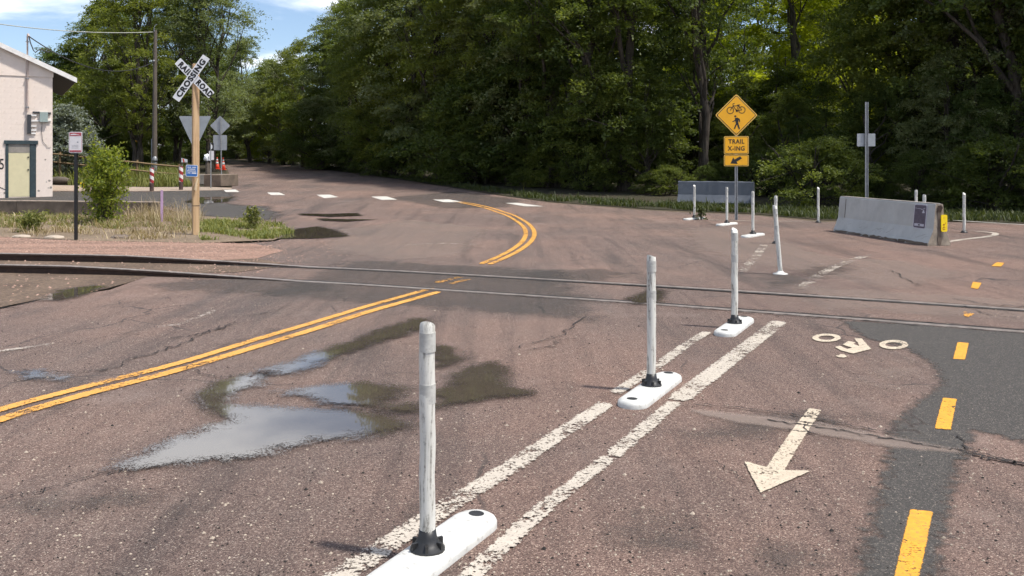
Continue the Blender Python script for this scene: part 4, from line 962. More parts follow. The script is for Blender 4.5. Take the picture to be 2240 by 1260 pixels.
FOOT = MB().lathe([(0.105, 0.0), (0.10, 0.014), (0.055, 0.026), (0.036, 0.05)], 18).mesh('foot'); FOOT.materials.append(M['base_plastic'])
SOCK = MB().lathe([(0.085, 0.0), (0.07, 0.02), (0.04, 0.05)], 14).mesh('socket'); SOCK.materials.append(M['black_rubber'])

def delineator(px, py, top_py, label, style='base', heading=LANE, tilt=(0, 0), seed=0, hoff=0.0, bands=2):
    g = G(px, py); r = thing('delineator_post', label, 'delineator post', g, -heading, 'white delineator posts')
    mpp = g.y/F; H = (py - top_py)*mpp
    if style == 'base':
        b = obj('base', BASE, None, r)
        for s_ in (1, -1): obj('bolt_hole', HOLE, None, b, (0, s_*0.40, 0.0522))
        hz = 0.046; h_ = obj('hinge', HINGE, None, r, (0, 0, hz)); obj('hinge_rib', RIB, None, h_); z0 = hz+0.075
    elif style == 'foot':
        obj('foot', FOOT, None, r); z0 = 0.03
    else:
        obj('socket', SOCK, None, r); z0 = 0.03
    p = obj('post', POSTS[seed % 3], None, r, (0, 0, z0)); p.rotation_euler = (tilt[0], tilt[1], seed*1.3 if tilt == (0, 0) else 0.0)
    p.scale = (1, 1, (H - z0)/0.80)
    sz = 0.80/(H-z0)
    for k in range(bands):
        q = obj('reflective_band', BAND, None, p, (0, 0, 0.80 - 0.20*sz*0 - (0.10 + 0.20*k)))
        q.scale = (1, 1, sz*0.9)
    return r
delineator(935, 1228, 712, 'nearest white post, on a large white base at the bottom of the picture', seed=0)
delineator(1425, 858, 562, 'second nearest white post, on a white base beside the white line', seed=1)
delineator(1607, 718, 503, 'white post on a white base just nearer than the rails', seed=2)
delineator(1647, 517, 420, 'white post on a white base nearest the leaning post', heading=math.radians(38), seed=0)
delineator(1590, 492, 410, 'white post on a white base left of the trail sign pole', heading=math.radians(40), seed=1)
delineator(1519, 480, 406, 'leftmost white post, in front of the grey-blue barrier', heading=math.radians(44), seed=2)
delineator(1697, 533, 430, 'upright white post half hidden behind the leaning post', style='sock', seed=0)
delineator(1707, 600, 450, 'leaning scuffed white post with a round white foot', style='foot', heading=0, tilt=(0, -0.085), seed=1)
delineator(1790, 487, 411, 'thin white post standing alone left of the painted barrier', style='sock', seed=2)
delineator(2004, 503, 417, 'farther of two white posts showing above the painted barrier', style='sock', seed=0)
delineator(2022, 527, 427, 'nearer of two white posts showing above the painted barrier', style='sock', seed=1)
delineator(2109, 509, 423, 'white post standing right of the painted barrier', style='sock', seed=2)

# ------------------------------------------------------------------ concrete barriers
def barrier(name, label, a, b, half, H, mats, seed):
    """jersey profile from ground point a to b (centre line)"""
    d = (b - a); L = d.length; r = thing(name, label, 'barrier', ((a+b)/2).to_tuple(), math.atan2(d.y, d.x), 'concrete barriers')
    prof = [(-half, 0.0), (-half, 0.075*H), (-half*0.93, 0.10*H), (-half*0.52, 0.40*H), (-half*0.34, 0.965*H), (-half*0.28, H), (half*0.28, H), (half*0.34, 0.965*H), (half*0.52, 0.40*H), (half*0.93, 0.10*H), (half, 0.075*H), (half, 0.0)]
    mb = MB(); n = len(prof); N = 25; rr = random.Random(seed)
    for i in range(N):
        x = -L/2 + L*i/(N-1); edge = min(i, N-1-i)
        for k, (u, z) in enumerate(prof):
            j = 0.006 if edge > 0 else 0.0
            chip = (rr.uniform(0, 0.018) if k in (4, 5, 6, 7, 1, 10) else 0)
            mb.v.append((x + (0 if edge else rr.uniform(0, 0.02)*(1 if i == 0 else -1)), u + rr.uniform(-j, j), max(0, z - chip*0.6 + (0.02*rr.random() if k in (0, 11) and rr.random() < 0.5 else 0))))
    for i in range(N-1):
        for k in range(n-1): mb.f.append([i*n+k, i*n+k+1, (i+1)*n+k+1, (i+1)*n+k]); mb.sm.append(False)
    body = mb.build('body', mats[0], r)
    e = MB(); e.v = [mb.v[k] for k in range(n)]; e.f = [list(range(n))]; e.sm = [False]; e.build('end_face', mats[1], r)
    e = MB(); e.v = [mb.v[(N-1)*n+k] for k in range(n)]; e.f = [list(range(n))]; e.sm = [False]; e.build('end_face', mats[1], r)
    return r, L, prof
pr = G(2056, 538.5); pl = G(1838, 506)
# the axis lies half a base width to the right of the visible toe
bar1, L1, pf = barrier('jersey_barrier', 'pale grey painted concrete barrier with a phone picture on its side', pl + Vector((0.10, 0.10, 0)), pr + Vector((0.02, 0.05, 0)), 0.235, 0.80, (M['barrier_grey'], M['barrier_raw']), 4)
# worn bottom edge, chipped corner patches, end slot
def side_pt(xl, t):
    """point on the barrier's left side (local -y seen from the road): t=0 at the toe break, 1 at the top"""
    u0, z0, u1, z1 = 0.235*0.52, 0.40*0.80, 0.235*0.34, 0.965*0.80
    return Vector((xl, -(u0 + (u1-u0)*t), z0 + (z1-z0)*t))
# local x runs from the far end to the near end; the road side is local -y
for (xa, xb, h_) in ((-L1/2+0.1, -0.3, 0.05), (-0.25, 0.8, 0.06), (0.82, L1/2-0.02, 0.09)):
    mb = MB(); rr = random.Random(int(xa*100)); pts = []
    for k in range(13):
        x = xa + (xb-xa)*k/12; pts.append((x, h_*rr.uniform(0.45, 1.0)))
    for x, z in pts: mb.v += [(x, -0.2385, 0.004), (x, -0.2385, min(0.058, z))]
    for k in range(12): mb.f.append([2*k, 2*k+2, 2*k+3, 2*k+1]); mb.sm.append(False)
    mb.build('chipped_edge', M['old_concrete'], bar1)
mb = MB(); mb.box(-L1/2+0.03, L1/2-0.08, -0.066, 0.066, 0.797, 0.803); mb.build('worn_top', M['concrete'], bar1)
sl = MB(); sl.plate([(-0.030, 0.02), (0.030, 0.02), (0.040, 0.12), (0.032, 0.30), (0.028, 0.60), (0.05, 0.72), (-0.02, 0.76), (-0.05, 0.66), (-0.028, 0.50), (-0.032, 0.28), (-0.042, 0.12)], 0.02)
sl.build('end_slot', M['old_concrete'], bar1, (L1/2+0.004, 0.0, 0), (0, 0, math.radians(90)))
rs = MB(); rs.plate([(-0.05, 0.66), (0.02, 0.64), (0.06, 0.72), (0.03, 0.77), (-0.04, 0.76)], 0.01); rs.build('rust_stain', M['rail_side'], bar1, (L1/2+0.010, 0.0, 0), (0, 0, math.radians(90)))
# phone picture: slanted thin plate on the side
def on_side(poly, lift, th=0.004):
    """poly in (local x, t) on the upper side face -> thin plate"""
    nrm = Vector((0, -0.45, 0.042)).normalized(); mb = MB(); n = len(poly)
    f = [side_pt(x, t) + nrm*(lift) for x, t in poly]; b = [side_pt(x, t) + nrm*(lift-th) for x, t in poly]
    mb.add(f + b, [tuple(range(n)), tuple(reversed(range(n, 2*n)))] + [(i, i+n, (i+1) % n+n, (i+1) % n) for i in range(n)]); return mb
xr = L1/2 - 0.46
ph = on_side(rrect(0.42, 1.04, 0.06, 4, xr, 0.465), 0.010, 0.012).build('phone_picture', M['phone_pale'], bar1)
on_side(rrect(0.375, 0.98, 0.05, 4, xr, 0.465), 0.0125).build('phone_frame', M['phone_dark'], ph)
on_side([(xr-0.155, 0.05), (xr+0.155, 0.05), (xr+0.155, 0.155), (xr-0.155, 0.155)], 0.0150).build('phone_bottom_strip', M['phone_pale'], ph)
on_side([(xr-0.03, 0.075), (xr+0.03, 0.075), (xr+0.03, 0.13), (xr-0.03, 0.13)], 0.0175).build('phone_button', M['sign_black'], ph)
on_side([(xr-0.17, 0.80), (xr+0.02, 0.785), (xr+0.06, 0.755), (xr+0.16, 0.83), (xr+0.16, 0.845), (xr+0.06, 0.775), (xr+0.02, 0.80), (xr-0.17, 0.815)], 0.0150).build('phone_crack', M['phone_pale'], ph)
on_side([(xr+0.07, 0.62), (xr+0.15, 0.62), (xr+0.12, 0.75), (xr+0.09, 0.74)], 0.0150).build('phone_scrape', M['phone_pale'], ph)
# yellow plate on the near end
yp = MB(); yp.plate(rrect(0.125, 0.32, 0.028, 4, 0.075, 0.43), 0.014); yp = yp.build('yellow_plate', M['tag_yellow'], bar1, (L1/2+0.030, 0, 0), (0, 0, math.radians(90)))
mk = MB(); mk.plate([(0.045, 0.40), (0.075, 0.385), (0.105, 0.44), (0.098, 0.445), (0.078, 0.405), (0.058, 0.415)], 0.002); mk.build('printed_mark', M['tag_red'], yp, (0, -0.003, 0))
mk = MB(); ro = [(0.07+0.030*math.cos(a), 0.335+0.030*math.sin(a)) for a in np.linspace(0.6, 5.9, 14)]; ri = [(0.07+0.020*math.cos(a), 0.335+0.020*math.sin(a)) for a in np.linspace(5.9, 0.6, 14)]
mk.plate(ro+ri, 0.002); mk.build('printed_mark', M['tag_red'], yp, (0, -0.003, 0))
mk = MB(); mk.plate([(0.06, 0.525), (0.09, 0.535), (0.085, 0.545), (0.06, 0.54)], 0.002); mk.build('printed_mark', M['sign_edge'], yp, (0, -0.003, 0))
# scrapes on the toe of the barrier
for k in range(16):
    rr = random.Random(50+k); x = rr.uniform(-L1/2+0.3, L1/2-0.2); t0 = rr.uniform(0.12, 0.5); ln = rr.uniform(0.06, 0.22)
    mb = MB(); u = lambda t: (-(0.235*0.93 + (0.235*0.52-0.235*0.93)*t) - 0.0085, 0.08 + (0.32-0.08)*t)
    a0, a1 = u(t0), u(min(0.95, t0+ln*1.6)); w = rr.uniform(0.004, 0.010)
    mb.add([(x, a0[0], a0[1]), (x+w, a0[0], a0[1]), (x+ln+w, a1[0], a1[1]), (x+ln, a1[0], a1[1])], [(0, 1, 2, 3)]); mb.build('scrape', M['old_concrete'], bar1)
mb = MB(); mb.box(-L1/2+0.30, -L1/2+0.312, 0, 0.004, 0, 0.42); 
jl = on_side([(-L1/2+0.30, 0.02), (-L1/2+0.315, 0.02), (-L1/2+0.315, 0.95), (-L1/2+0.30, 0.95)], 0.008, 0.004).build('panel_joint', M['old_concrete'], bar1)

b2a, b2b = XY(1484, 31.9), XY(1650, 30.9)
bar2, L2, _ = barrier('jersey_barrier', 'grey-blue concrete barrier in the shade at the forest edge', b2a, b2b, 0.27, 0.80, (M['barrier_blue'], M['barrier_blue']), 9)

# ------------------------------------------------------------------ signs on the right
def u_post(mb, h, w=0.06):
    mb.box(-w/2, w/2, 0.030, 0.036, 0, h); mb.box(-w/2, -w/2+0.006, 0, 0.030, 0, h); mb.box(w/2-0.006, w/2, 0, 0.030, 0, h)
    mb.box(-w/2-0.016, -w/2, -0.004, 0.002, 0, h); mb.box(w/2, w/2+0.016, -0.004, 0.002, 0, h)
def sgn(root, name, poly_out, poly_in, face_in, cols, y, t=0.004):
    """sign plate: pale edge plate, black rule, inner face; each one a little in front of the other"""
    p = MB().plate(poly_out, t).build(name, cols[0], root, (0, y, 0)); MB().plate(poly_in, 0.001).build('border_line', cols[1], p, (0, -0.0018, 0)); MB().plate(face_in, 0.001).build('sign_face', cols[2], p, (0, -0.0036, 0)); return p
def diamond(r, cz): return [(0, cz-r), (r, cz), (0, cz+r), (-r, cz)]
ts = thing('trail_crossing_sign', 'yellow diamond bicycle and pedestrian sign above a TRAIL X-ING plate and arrow plate', 'sign', G(1610.5, 481))
mp = G(1610.5, 481).y/F
zc = CAMH + (HY-252)*mp
mb = MB(); u_post(mb, zc+0.45, 0.05); mb.build('post', M['galv'], ts)
S3 = (M['sign_edge'], M['sign_black'], M['sign_yellow'])
R_ = 46.5*mp
dia = sgn(ts, 'diamond_plate', rpoly(diamond(R_, zc), 0.05), rpoly(diamond(R_-0.032, zc), 0.045), rpoly(diamond(R_-0.058, zc), 0.04), S3, -0.012)
pw, z1a, z1b, z2a, z2b = 54*mp, CAMH+(HY-337)*mp, CAMH+(HY-298)*mp, CAMH+(HY-363.5)*mp, CAMH+(HY-338.5)*mp
pl1 = sgn(ts, 'wording_plate', rrect(pw, z1b-z1a, 0.035, 4, 0, (z1a+z1b)/2), rrect(pw-0.03, z1b-z1a-0.03, 0.03, 4, 0, (z1a+z1b)/2), rrect(pw-0.055, z1b-z1a-0.055, 0.025, 4, 0, (z1a+z1b)/2), S3, -0.012)
pl2 = sgn(ts, 'arrow_plate', rrect(pw, z2b-z2a, 0.035, 4, 0, (z2a+z2b)/2), rrect(pw-0.03, z2b-z2a-0.03, 0.03, 4, 0, (z2a+z2b)/2), rrect(pw-0.055, z2b-z2a-0.055, 0.025, 4, 0, (z2a+z2b)/2), S3, -0.012)
zm = (z1a+z1b)/2
obj('lettering', text_mesh('TRAIL', 0.165, 0.0035, xs=0.92, space=1.12), M['sign_black'], pl1, (0, -0.0060, zm+0.095))
obj('lettering', text_mesh('X-ING', 0.165, 0.0035, xs=0.92, space=1.12), M['sign_black'], pl1, (0, -0.0060, zm-0.095))
zm2 = (z2a+z2b)/2; s_ = 1/802*140*mp       # metres per pixel of the enlarged view
def e2(l, cx, cy, cz): return [((x-cx)*s_, cz - (y-cy)*s_) for x, y in l]
MB().plate(e2([(440, 868), (467, 893), (398, 937), (413, 963), (322, 958), (355, 880), (372, 908)][::-1], 395, 920, zm2), 0.001).build('arrow', M['sign_black'], pl2, (0, -0.0060, 0))
def dz_(l): return e2(l, 389, 358, zc)
man = MB(); man.plate(dz_([(376+13*math.cos(a), 372+13*math.sin(a)) for a in np.linspace(0, 6.28, 14)[:-1]]), 0.001)
man.plate(dz_([(372, 392), (402, 388), (432, 405), (435, 446), (424, 446), (418, 414), (412, 452), (436, 530), (420, 537), (395, 475), (372, 532), (356, 527), (382, 460), (376, 432), (342, 444), (338, 436), (372, 418)]), 0.001)
man.build('walking_figure', M['sign_black'], dia, (0, -0.0060, 0))
bk = MB()
def seg2(a, b, w): 
    a = Vector(a); b = Vector(b); t = (b-a).normalized(); n = Vector((-t.y, t.x))*w/2
    bk.plate(dz_([tuple(a+n), tuple(b+n), tuple(b-n), tuple(a-n)]), 0.001)
for (cx, cy) in ((313, 298), (458, 292)):
    an = np.linspace(0, 2*math.pi, 29)
    for i in range(28):
        bk.plate(dz_([(cx+45*math.cos(an[i]), cy+45*math.sin(an[i])), (cx+45*math.cos(an[i+1]), cy+45*math.sin(an[i+1])), (cx+37*math.cos(an[i+1]), cy+37*math.sin(an[i+1])), (cx+37*math.cos(an[i]), cy+37*math.sin(an[i]))]), 0.001)
for a, b, w in (((313, 298), (350, 240), 8), ((350, 240), (345, 212), 7), ((345, 214), (366, 212), 7), ((350, 242), (412, 240), 8), ((350, 245), (392, 300), 8), ((392, 300), (418, 232), 8), ((392, 302), (458, 292), 8), ((416, 240), (458, 292), 7), ((402, 230), (436, 230), 10)): seg2(a, b, w)
bk.plate(dz_([(396+14*math.cos(a), 304+14*math.sin(a)) for a in np.linspace(0, 6.28, 12)[:-1]]), 0.001)
bk.build('bicycle_figure', M['sign_black'], dia, (0, -0.0075, 0))
for zz in (zc+0.40*R_*2, zc-0.40*R_*2): MB().plate([(0.008*math.cos(a), zz+0.008*math.sin(a)) for a in np.linspace(0, 6.28, 9)[:-1]], 0.003).build('bolt', M['galv'], dia, (0, -0.0085, 0))

# tall post with the back of a small sign
tp = thing('sign_post', 'tall grey post with the back of a small plate behind the painted barrier', 'sign post', XY(1896, 25.8))
m2 = 25.8/F; mb = MB(); u_post(mb, CAMH+(HY-223)*m2, 0.065); mb.build('post', M['galv'], tp)
pz0, pz1 = CAMH+(HY-320)*m2, CAMH+(HY-292)*m2
MB().plate(rrect(40*m2, pz1-pz0, 0.02, 3, 0, (pz0+pz1)/2), 0.004).build('plate_back', M['alu_back'], tp, (0, 0.040, 0))
# ------------------------------------------------------------------ crossbuck
cb0 = G(428, 514); mc = cb0.y/F
cb = thing('railroad_crossbuck', 'white RAILROAD CROSSING crossbuck on a square timber post', 'crossbuck', cb0)
ztop = CAMH + (HY-140)*mc; zx = CAMH + (HY-172)*mc
pm = MB(); pm.box(-0.066, 0.066, -0.066, 0.066, -0.2, ztop, None, 0.006)
pm.build('post', M['wood_post'], cb, (0, 0, 0), (0, 0, math.radians(32)))
def blade(L, W, ang, y, words_, name, cx):
    Mx = Matrix.Translation((cx, y, zx)) @ Matrix.Rotation(-ang, 4, 'Y')
    b = MB().plate(rrect(L, W, 0.012, 2), 0.006).build(name, M['sign_white'], cb); b.matrix_local = Mx
    for w_, xo, xs in words_:
        t = obj('lettering', text_mesh(w_, W*0.92, 0.009, xs=xs, space=1.16), M['sign_black'], b, (xo, -0.0015, -0.006))
    return b
blade(1.14, 0.178, math.radians(54.5), -0.112, [('CROSSING', 0.0, 1.10)], 'crossing_blade', -0.060)
blade(1.05, 0.178, math.radians(-45.5), -0.098, [('RAIL', -0.285, 0.92), ('ROAD', 0.31, 0.88)], 'railroad_blade', 0.01)
zb = CAMH + (HY-373.5)*mc
bs = MB().plate(rrect(0.262, 0.255, 0.03), 0.004).build('notice_plate', M['sign_white'], cb, (-0.045, -0.108, zb)); bs.rotation_euler = (0, math.radians(2), 0)
MB().plate(rrect(0.238, 0.231, 0.024), 0.001).build('notice_face', M['sign_blue'], bs, (0, -0.0018, 0))
for k, (z_, segs) in enumerate([(0.075, [(-0.095, -0.01), (0.01, 0.095)]), (0.035, [(-0.085, -0.05), (-0.04, 0.085)]), (-0.005, [(-0.1, 0.02), (0.03, 0.1)]), (-0.048, [(-0.09, -0.02)])]):
    mb = MB(); rr = random.Random(k)
    for a_, b_ in segs:
        x = a_
        while x < b_ - 0.006:
            w_ = rr.uniform(0.007, 0.012); mb.plate([(x, z_-0.012), (x+w_, z_-0.012), (x+w_, z_+0.012), (x, z_+0.012)], 0.001); x += w_+0.004
    mb.build('notice_text_line', M['sign_white'], bs, (0, -0.0036, 0))
MB().plate([(0.0, -0.062), (0.1, -0.062), (0.1, -0.034), (0.0, -0.034)], 0.001).build('notice_number_panel', M['sign_white'], bs, (0, -0.0036, 0))
zs = CAMH + (HY-402)*mc
mb = MB(); mb.tube([(0.02, -0.105, zs-0.13), (0.05, -0.11, zs), (0.075, -0.10, zs+0.12)], [0.022, 0.024, 0.018], 6); mb.tube([(0.035, -0.10, zs-0.16), (0.06, -0.10, zs-0.03)], [0.012, 0.016], 5); mb.build('split_wood', M['wood_pale'], cb)
zk = CAMH + (HY-450)*mc
mb = MB(); mb.box(-0.0675, 0.0675, -0.0675, 0.0675, zk-0.008, zk+0.008); mb.build('metal_band', M['sign_black'], cb, (0, 0, 0), (0, 0, math.radians(32)))
# yield sign seen from behind
ys0 = XY(427, 25.8); my = 25.8/F
ysn = thing('yield_sign', 'grey back of a triangular sign behind the crossbuck post', 'sign', ys0)
za, zb_ = CAMH+(HY-254)*my, CAMH+(HY-326)*my
MB().plate(rpoly([(-0.47, za), (0.0, zb_-0.06), (0.47, za)], 0.05), 0.004).build('plate_back', M['alu_back'], ysn, (0, -0.02, 0))
mb = MB(); mb.tube([(0, 0.02, 0), (0, 0.02, za-0.05)], 0.028, 8); mb.build('post', M['galv'], ysn)
# warning signs seen from behind on the concrete block
kb = G(484, 411); mk_ = 42.0/F
ds = thing('warning_sign', 'grey back of a diamond sign and square plate on the concrete block', 'sign', XY(485, 42.0) + Vector((0, 0, 0.55)))
gz = tz(42.0) + 0.55
zd = CAMH+(HY-275)*mk_ - gz
MB().plate(rpoly(diamond(22*mk_, zd), 0.05), 0.004).build('plate_back', M['alu_back'], ds, (-3.5*mk_, 0, 0))
MB().plate(rrect(30*mk_, 33*mk_, 0.04, 3, -3.5*mk_, CAMH+(HY-312)*mk_-gz), 0.004).build('plate_back', M['alu_back'], ds, (0, -0.006, 0))
mb = MB(); mb.tube([(0, -0.035, 0), (-2*mk_, -0.035, zd+18*mk_)], 0.03, 8); mb.build('post', M['galv'], ds)
# concrete blocks
def block(name, label, px0, px1, y, h, depth, mat, rz=0.0, cat='concrete block'):
    c = XY((px0+px1)/2, y); w = (px1-px0)*y/F
    r = thing(name, label, cat, c, rz); b = MB(); b.box(-w/2, w/2, -depth/2, depth/2, 0, h, None, 0.03); b.build('block_body', mat, r)
    t_ = MB(); t_.box(-w/2+0.035, w/2-0.035, -depth/2+0.035, depth/2-0.035, h-0.02, h+0.004); t_.build('block_top', M['pale_path'], r); return r
block('concrete_block', 'stained brown concrete block carrying the diamond sign', 463, 505, 42.2, 0.56, 1.5, M['old_concrete'], math.radians(-14))
block('concrete_block', 'long pale grey concrete block left of the stained block', 396, 461, 43.6, 0.50, 0.5, M['concrete'], math.radians(2))
# small sign on a thin post
sp = thing('notice_post', 'thin post with a black plate above a white plate beside the cones', 'sign', XY(461, 40.6)); ms = 40.6/F; gz = tz(40.6)
mb = MB(); mb.tube([(0, 0.02, 0), (0, 0.02, CAMH+(HY-312)*ms-gz)], 0.028, 8); mb.build('post', M['galv'], sp)
MB().plate(rrect(10*ms, 16*ms, 0.02, 3, 1.5*ms, CAMH+(HY-321)*ms-gz), 0.006).build('black_plate', M['sign_black'], sp)
MB().plate([(1.5*ms+0.05*math.cos(a), CAMH+(HY-321)*ms-gz+0.11*math.sin(a)) for a in np.linspace(0, 6.28, 10)[:-1]], 0.001).build('white_symbol', M['sign_white'], sp, (0, -0.003, 0))
MB().plate(rrect(11*ms, 20*ms, 0.02, 3, 1.5*ms, CAMH+(HY-340)*ms-gz), 0.006).build('white_plate', M['sign_pale'], sp)
# traffic cones
def cone(px, py, h, label):
    r = thing('traffic_cone', label, 'traffic cone', G(px, py), 0.2, 'orange traffic cones')
    MB().box(-0.21, 0.21, -0.21, 0.21, 0, 0.045, None, 0.015).build('cone_base', M['orange'], r)
    MB().lathe([(0.165, 0.045), (0.135, 0.22), (0.115, 0.36)], 16).build('cone_body', M['orange'], r)
    MB().lathe([(0.1152, 0.36), (0.088, 0.52)], 16).build('white_collar', M['sign_white'], r)
    MB().lathe([(0.0878, 0.52), (0.074, 0.60)], 16).build('orange_ring', M['orange'], r)
    MB().lathe([(0.0742, 0.60), (0.054, 0.72)], 16).build('white_collar', M['sign_white'], r)
    MB().lathe([(0.0538, 0.72), (0.036, h)], 16).build('cone_tip', M['orange'], r); return r
cone(475, 370, 0.84, 'orange traffic cone partly behind the sign pole')
cone(488, 372, 0.86, 'orange traffic cone nearest the road, right of the sign pole')
# barricade board and white bundle
br = thing('barricade', 'small orange and white board among the trunks behind the timber post', 'barricade', XY(403, 56))
mz = 56/F; b0 = CAMH+(HY-353)*mz-tz(56)
MB().plate([(-0.18, b0-0.06), (0.20, b0-0.06), (0.20, b0+0.12), (-0.18, b0+0.22)], 0.02).build('board', M['sign_white'], br)
MB().plate([(-0.05, b0-0.05), (0.03, b0-0.05), (-0.03, b0+0.16), (-0.11, b0+0.18)], 0.002).build('orange_stripe', M['orange'], br, (0, -0.004, 0))
for sx in (-0.14, 0.16): MB().box(sx-0.02, sx+0.02, 0.02, 0.05, -0.02, b0+0.05).build('leg', M['galv'], br)
wb = thing('white_bag', 'crumpled white bag on a low stump beside the notice post', 'bag', XY(455, 47)); mz = 47/F; b0 = CAMH+(HY-352)*mz-tz(47)
rr = np.random.default_rng(5); bm = bmesh.new(); bmesh.ops.create_icosphere(bm, subdivisions=3, radius=0.2)
for v in bm.verts: v.co *= 1 + 0.25*math.sin(v.co.x*31+v.co.z*17)*math.cos(v.co.y*23+v.co.x*11); v.co.x *= 1.1; v.co.z += b0+0.16
me = bpy.data.meshes.new('bag_body'); bm.to_mesh(me); bm.free(); obj('bag_body', me, M['sign_white'], wb)
MB().lathe([(0.17, -0.05), (0.14, 0.2), (0.13, max(0.25, b0))], 10).build('stump', M['bark'], wb)

# striped posts, pipe bollard, stake
def striped(px, py, top, label):
    g = G(px, py); r = thing('striped_post', label, 'bollard', g, 0, 'red and white striped posts'); h = (py-top)*g.y/F
    MB().tube([(0, 0, -0.05), (0, 0, h*0.34)], 0.088, 14).build('lower_pipe', M['post_rust'], r)
    n = 14; mbs = {0: MB(), 1: MB()}; z0, z1 = h*0.34, h*0.97; rows = 40
    for i in range(rows):
        for k in range(n):
            a0, a1 = 2*math.pi*k/n, 2*math.pi*(k+1)/n; za_, zb2 = z0+(z1-z0)*i/rows, z0+(z1-z0)*(i+1)/rows
            w = ((za_ - z0)/(z1-z0)*2.1 + k/n*1.0 + 0.25) % 1.0
            q = mbs[0 if w < 0.52 else 1]
            q.add([(0.088*math.cos(a0), 0.088*math.sin(a0), za_), (0.088*math.cos(a1), 0.088*math.sin(a1), za_), (0.088*math.cos(a1), 0.088*math.sin(a1), zb2), (0.088*math.cos(a0), 0.088*math.sin(a0), zb2)], [(0, 1, 2, 3)])
    mbs[0].build('red_stripe', M['post_red'], r); mbs[1].build('white_stripe', M['post_white'], r)
    MB().lathe([(0.088, z1), (0.086, z1+0.02), (0.05, z1+0.045), (0.01, z1+0.05)], 14).build('cap', M['post_rust'], r); return r
striped(332, 418, 366, 'red and white striped post in front of the utility pole')
striped(396, 415.5, 363, 'red and white striped post beside the crossbuck post')
pbp = G(339, 388); pb = thing('pipe_bollard', 'grey steel pipe with a domed cap beside the utility pole', 'bollard', pbp)
MB().tube([(0, 0, -0.1), (0, 0, 0.98)], 0.12, 16).build('pipe', M['galv'], pb)
MB().lathe([(0.14, 0.90), (0.14, 1.0), (0.12, 1.12), (0.07, 1.19), (0.01, 1.21)], 16).build('domed_cap', M['galv'], pb)
st0 = G(354, 486); st = thing('marker_stake', 'thin pink painted stake in the dry grass', 'stake', st0)
h_ = (486-416)*st0.y/F
MB().box(-0.03, 0.03, -0.008, 0.008, -0.1, h_).build('stake', M['pink'], st)

# black sign post with the red and white notice
bp0 = G(165, 526); mpb = bp0.y/F
bp = thing('notice_sign', 'white and red notice plate on a black square post', 'sign', bp0)
zt = CAMH+(HY-290)*mpb
MB().box(-0.028, 0.028, -0.004, 0.052, -0.1, zt-0.05, None, 0.004).build('post', M['black_post'], bp)
zc_ = CAMH+(HY-311.5)*mpb; hh = 46*mpb; ww = 29.5*mpb
npl = MB().plate(rrect(ww, hh, 0.035), 0.004).build('plate', M['sign_white'], bp, (0.008, -0.012, zc_))
MB().plate(rrect(ww-0.02, hh-0.02, 0.028), 0.001).build('border_line', M['sign_red'], npl, (0, -0.0018, 0))
MB().plate(rrect(ww-0.03, hh-0.03, 0.024), 0.001).build('face', M['sign_pale'], npl, (0, -0.0036, 0))
def red_band(z0, z1): 
    return MB().plate([(-ww/2+0.022, z0), (ww/2-0.022, z0), (ww/2-0.022, z1), (-ww/2+0.022, z1)], 0.001).build('red_band', M['sign_red'], npl, (0, -0.0052, 0))
red_band(hh/2-0.085, hh/2-0.022); red_band(-hh/2+0.022, -hh/2+0.052)
MB().plate([(-0.10, hh/2-0.05), (-0.03, hh/2-0.036), (0.03, hh/2-0.05), (0.09, hh/2-0.062), (0.09, hh/2-0.07), (0.02, hh/2-0.062), (-0.10, hh/2-0.068)], 0.001).build('band_lettering', M['sign_pale'], npl, (0, -0.0068, 0))
MB().plate([(0.045+0.02*math.cos(a), 0.005+0.014*math.sin(a)) for a in np.linspace(0, 6.28, 9)[:-1]], 0.001).build('faded_symbol', M['alu_back'], npl, (0, -0.0052, 0))
for z_ in (-0.06, -0.085, -0.115): MB().plate([(-0.07, z_), (0.06, z_), (0.06, z_+0.006), (-0.07, z_+0.006)], 0.001).build('text_line', M['alu_back'], npl, (0, -0.0052, 0))

# ------------------------------------------------------------------ low wall, fence, log, utility pole
wa, wb2 = G(-420, 461), G(346, 474)
dv = wb2-wa; Lw = dv.length
lw = thing('low_wall', 'low stained concrete retaining wall with a pale top along the verge', 'wall', wb2, math.atan2(dv.y, dv.x))
x = 0.0; rr = random.Random(8); k = 0
while x < Lw:
    w_ = min(2.4, Lw-x)
    MB().box(-x-w_+0.012, -x, -0.02, 0.26 + 0.006*(k % 2), -0.1, 0.40 - 0.006*(k % 3)).build('wall_segment', M['old_concrete'], lw)
    MB().box(-x-w_+0.010, -x+0.006, -0.028, 0.275 + 0.006*(k % 2), 0.40 - 0.006*(k % 3), 0.425 - 0.006*(k % 3)).build('pale_cap', M['pale_path'], lw)
    x += w_; k += 1
fe = thing('rail_fence', 'brown two-rail wooden fence on the grassy bank', 'fence')
fpts = [A(100, 333, 46.5), A(131, 337, 46.5), A(212, 345, 47.0), A(300, 354.5, 47.6), A(392, 363.5, 48.2)]
for i, p in enumerate(fpts):
    MB().tube([(p.x, p.y, tz(p.y)-0.2), (p.x, p.y, p.z+0.12)], 0.065, 9).build('fence_post', M['fence_wood'], fe)
for i in range(len(fpts)-1):
    p, q = fpts[i], fpts[i+1]
    for dzr in (-0.02, -0.44):
        MB().tube([p+Vector((0, -0.075, dzr)), (p+q)/2+Vector((0, -0.075, dzr-0.02)), q+Vector((0, -0.075, dzr))], [0.045, 0.05, 0.045], 8).build('fence_rail', M['fence_wood'], fe)
lg = thing('log', 'short dark log lying beside the building corner', 'log', G(133, 404))
mb = MB(); mb.tube([(-0.55, 0.05, 0.17), (-0.2, 0.02, 0.2), (0.2, 0, 0.19), (0.42, -0.02, 0.16)], [0.16, 0.2, 0.19, 0.13], 12); mb.build('log_body', M['wood_old'], lg)
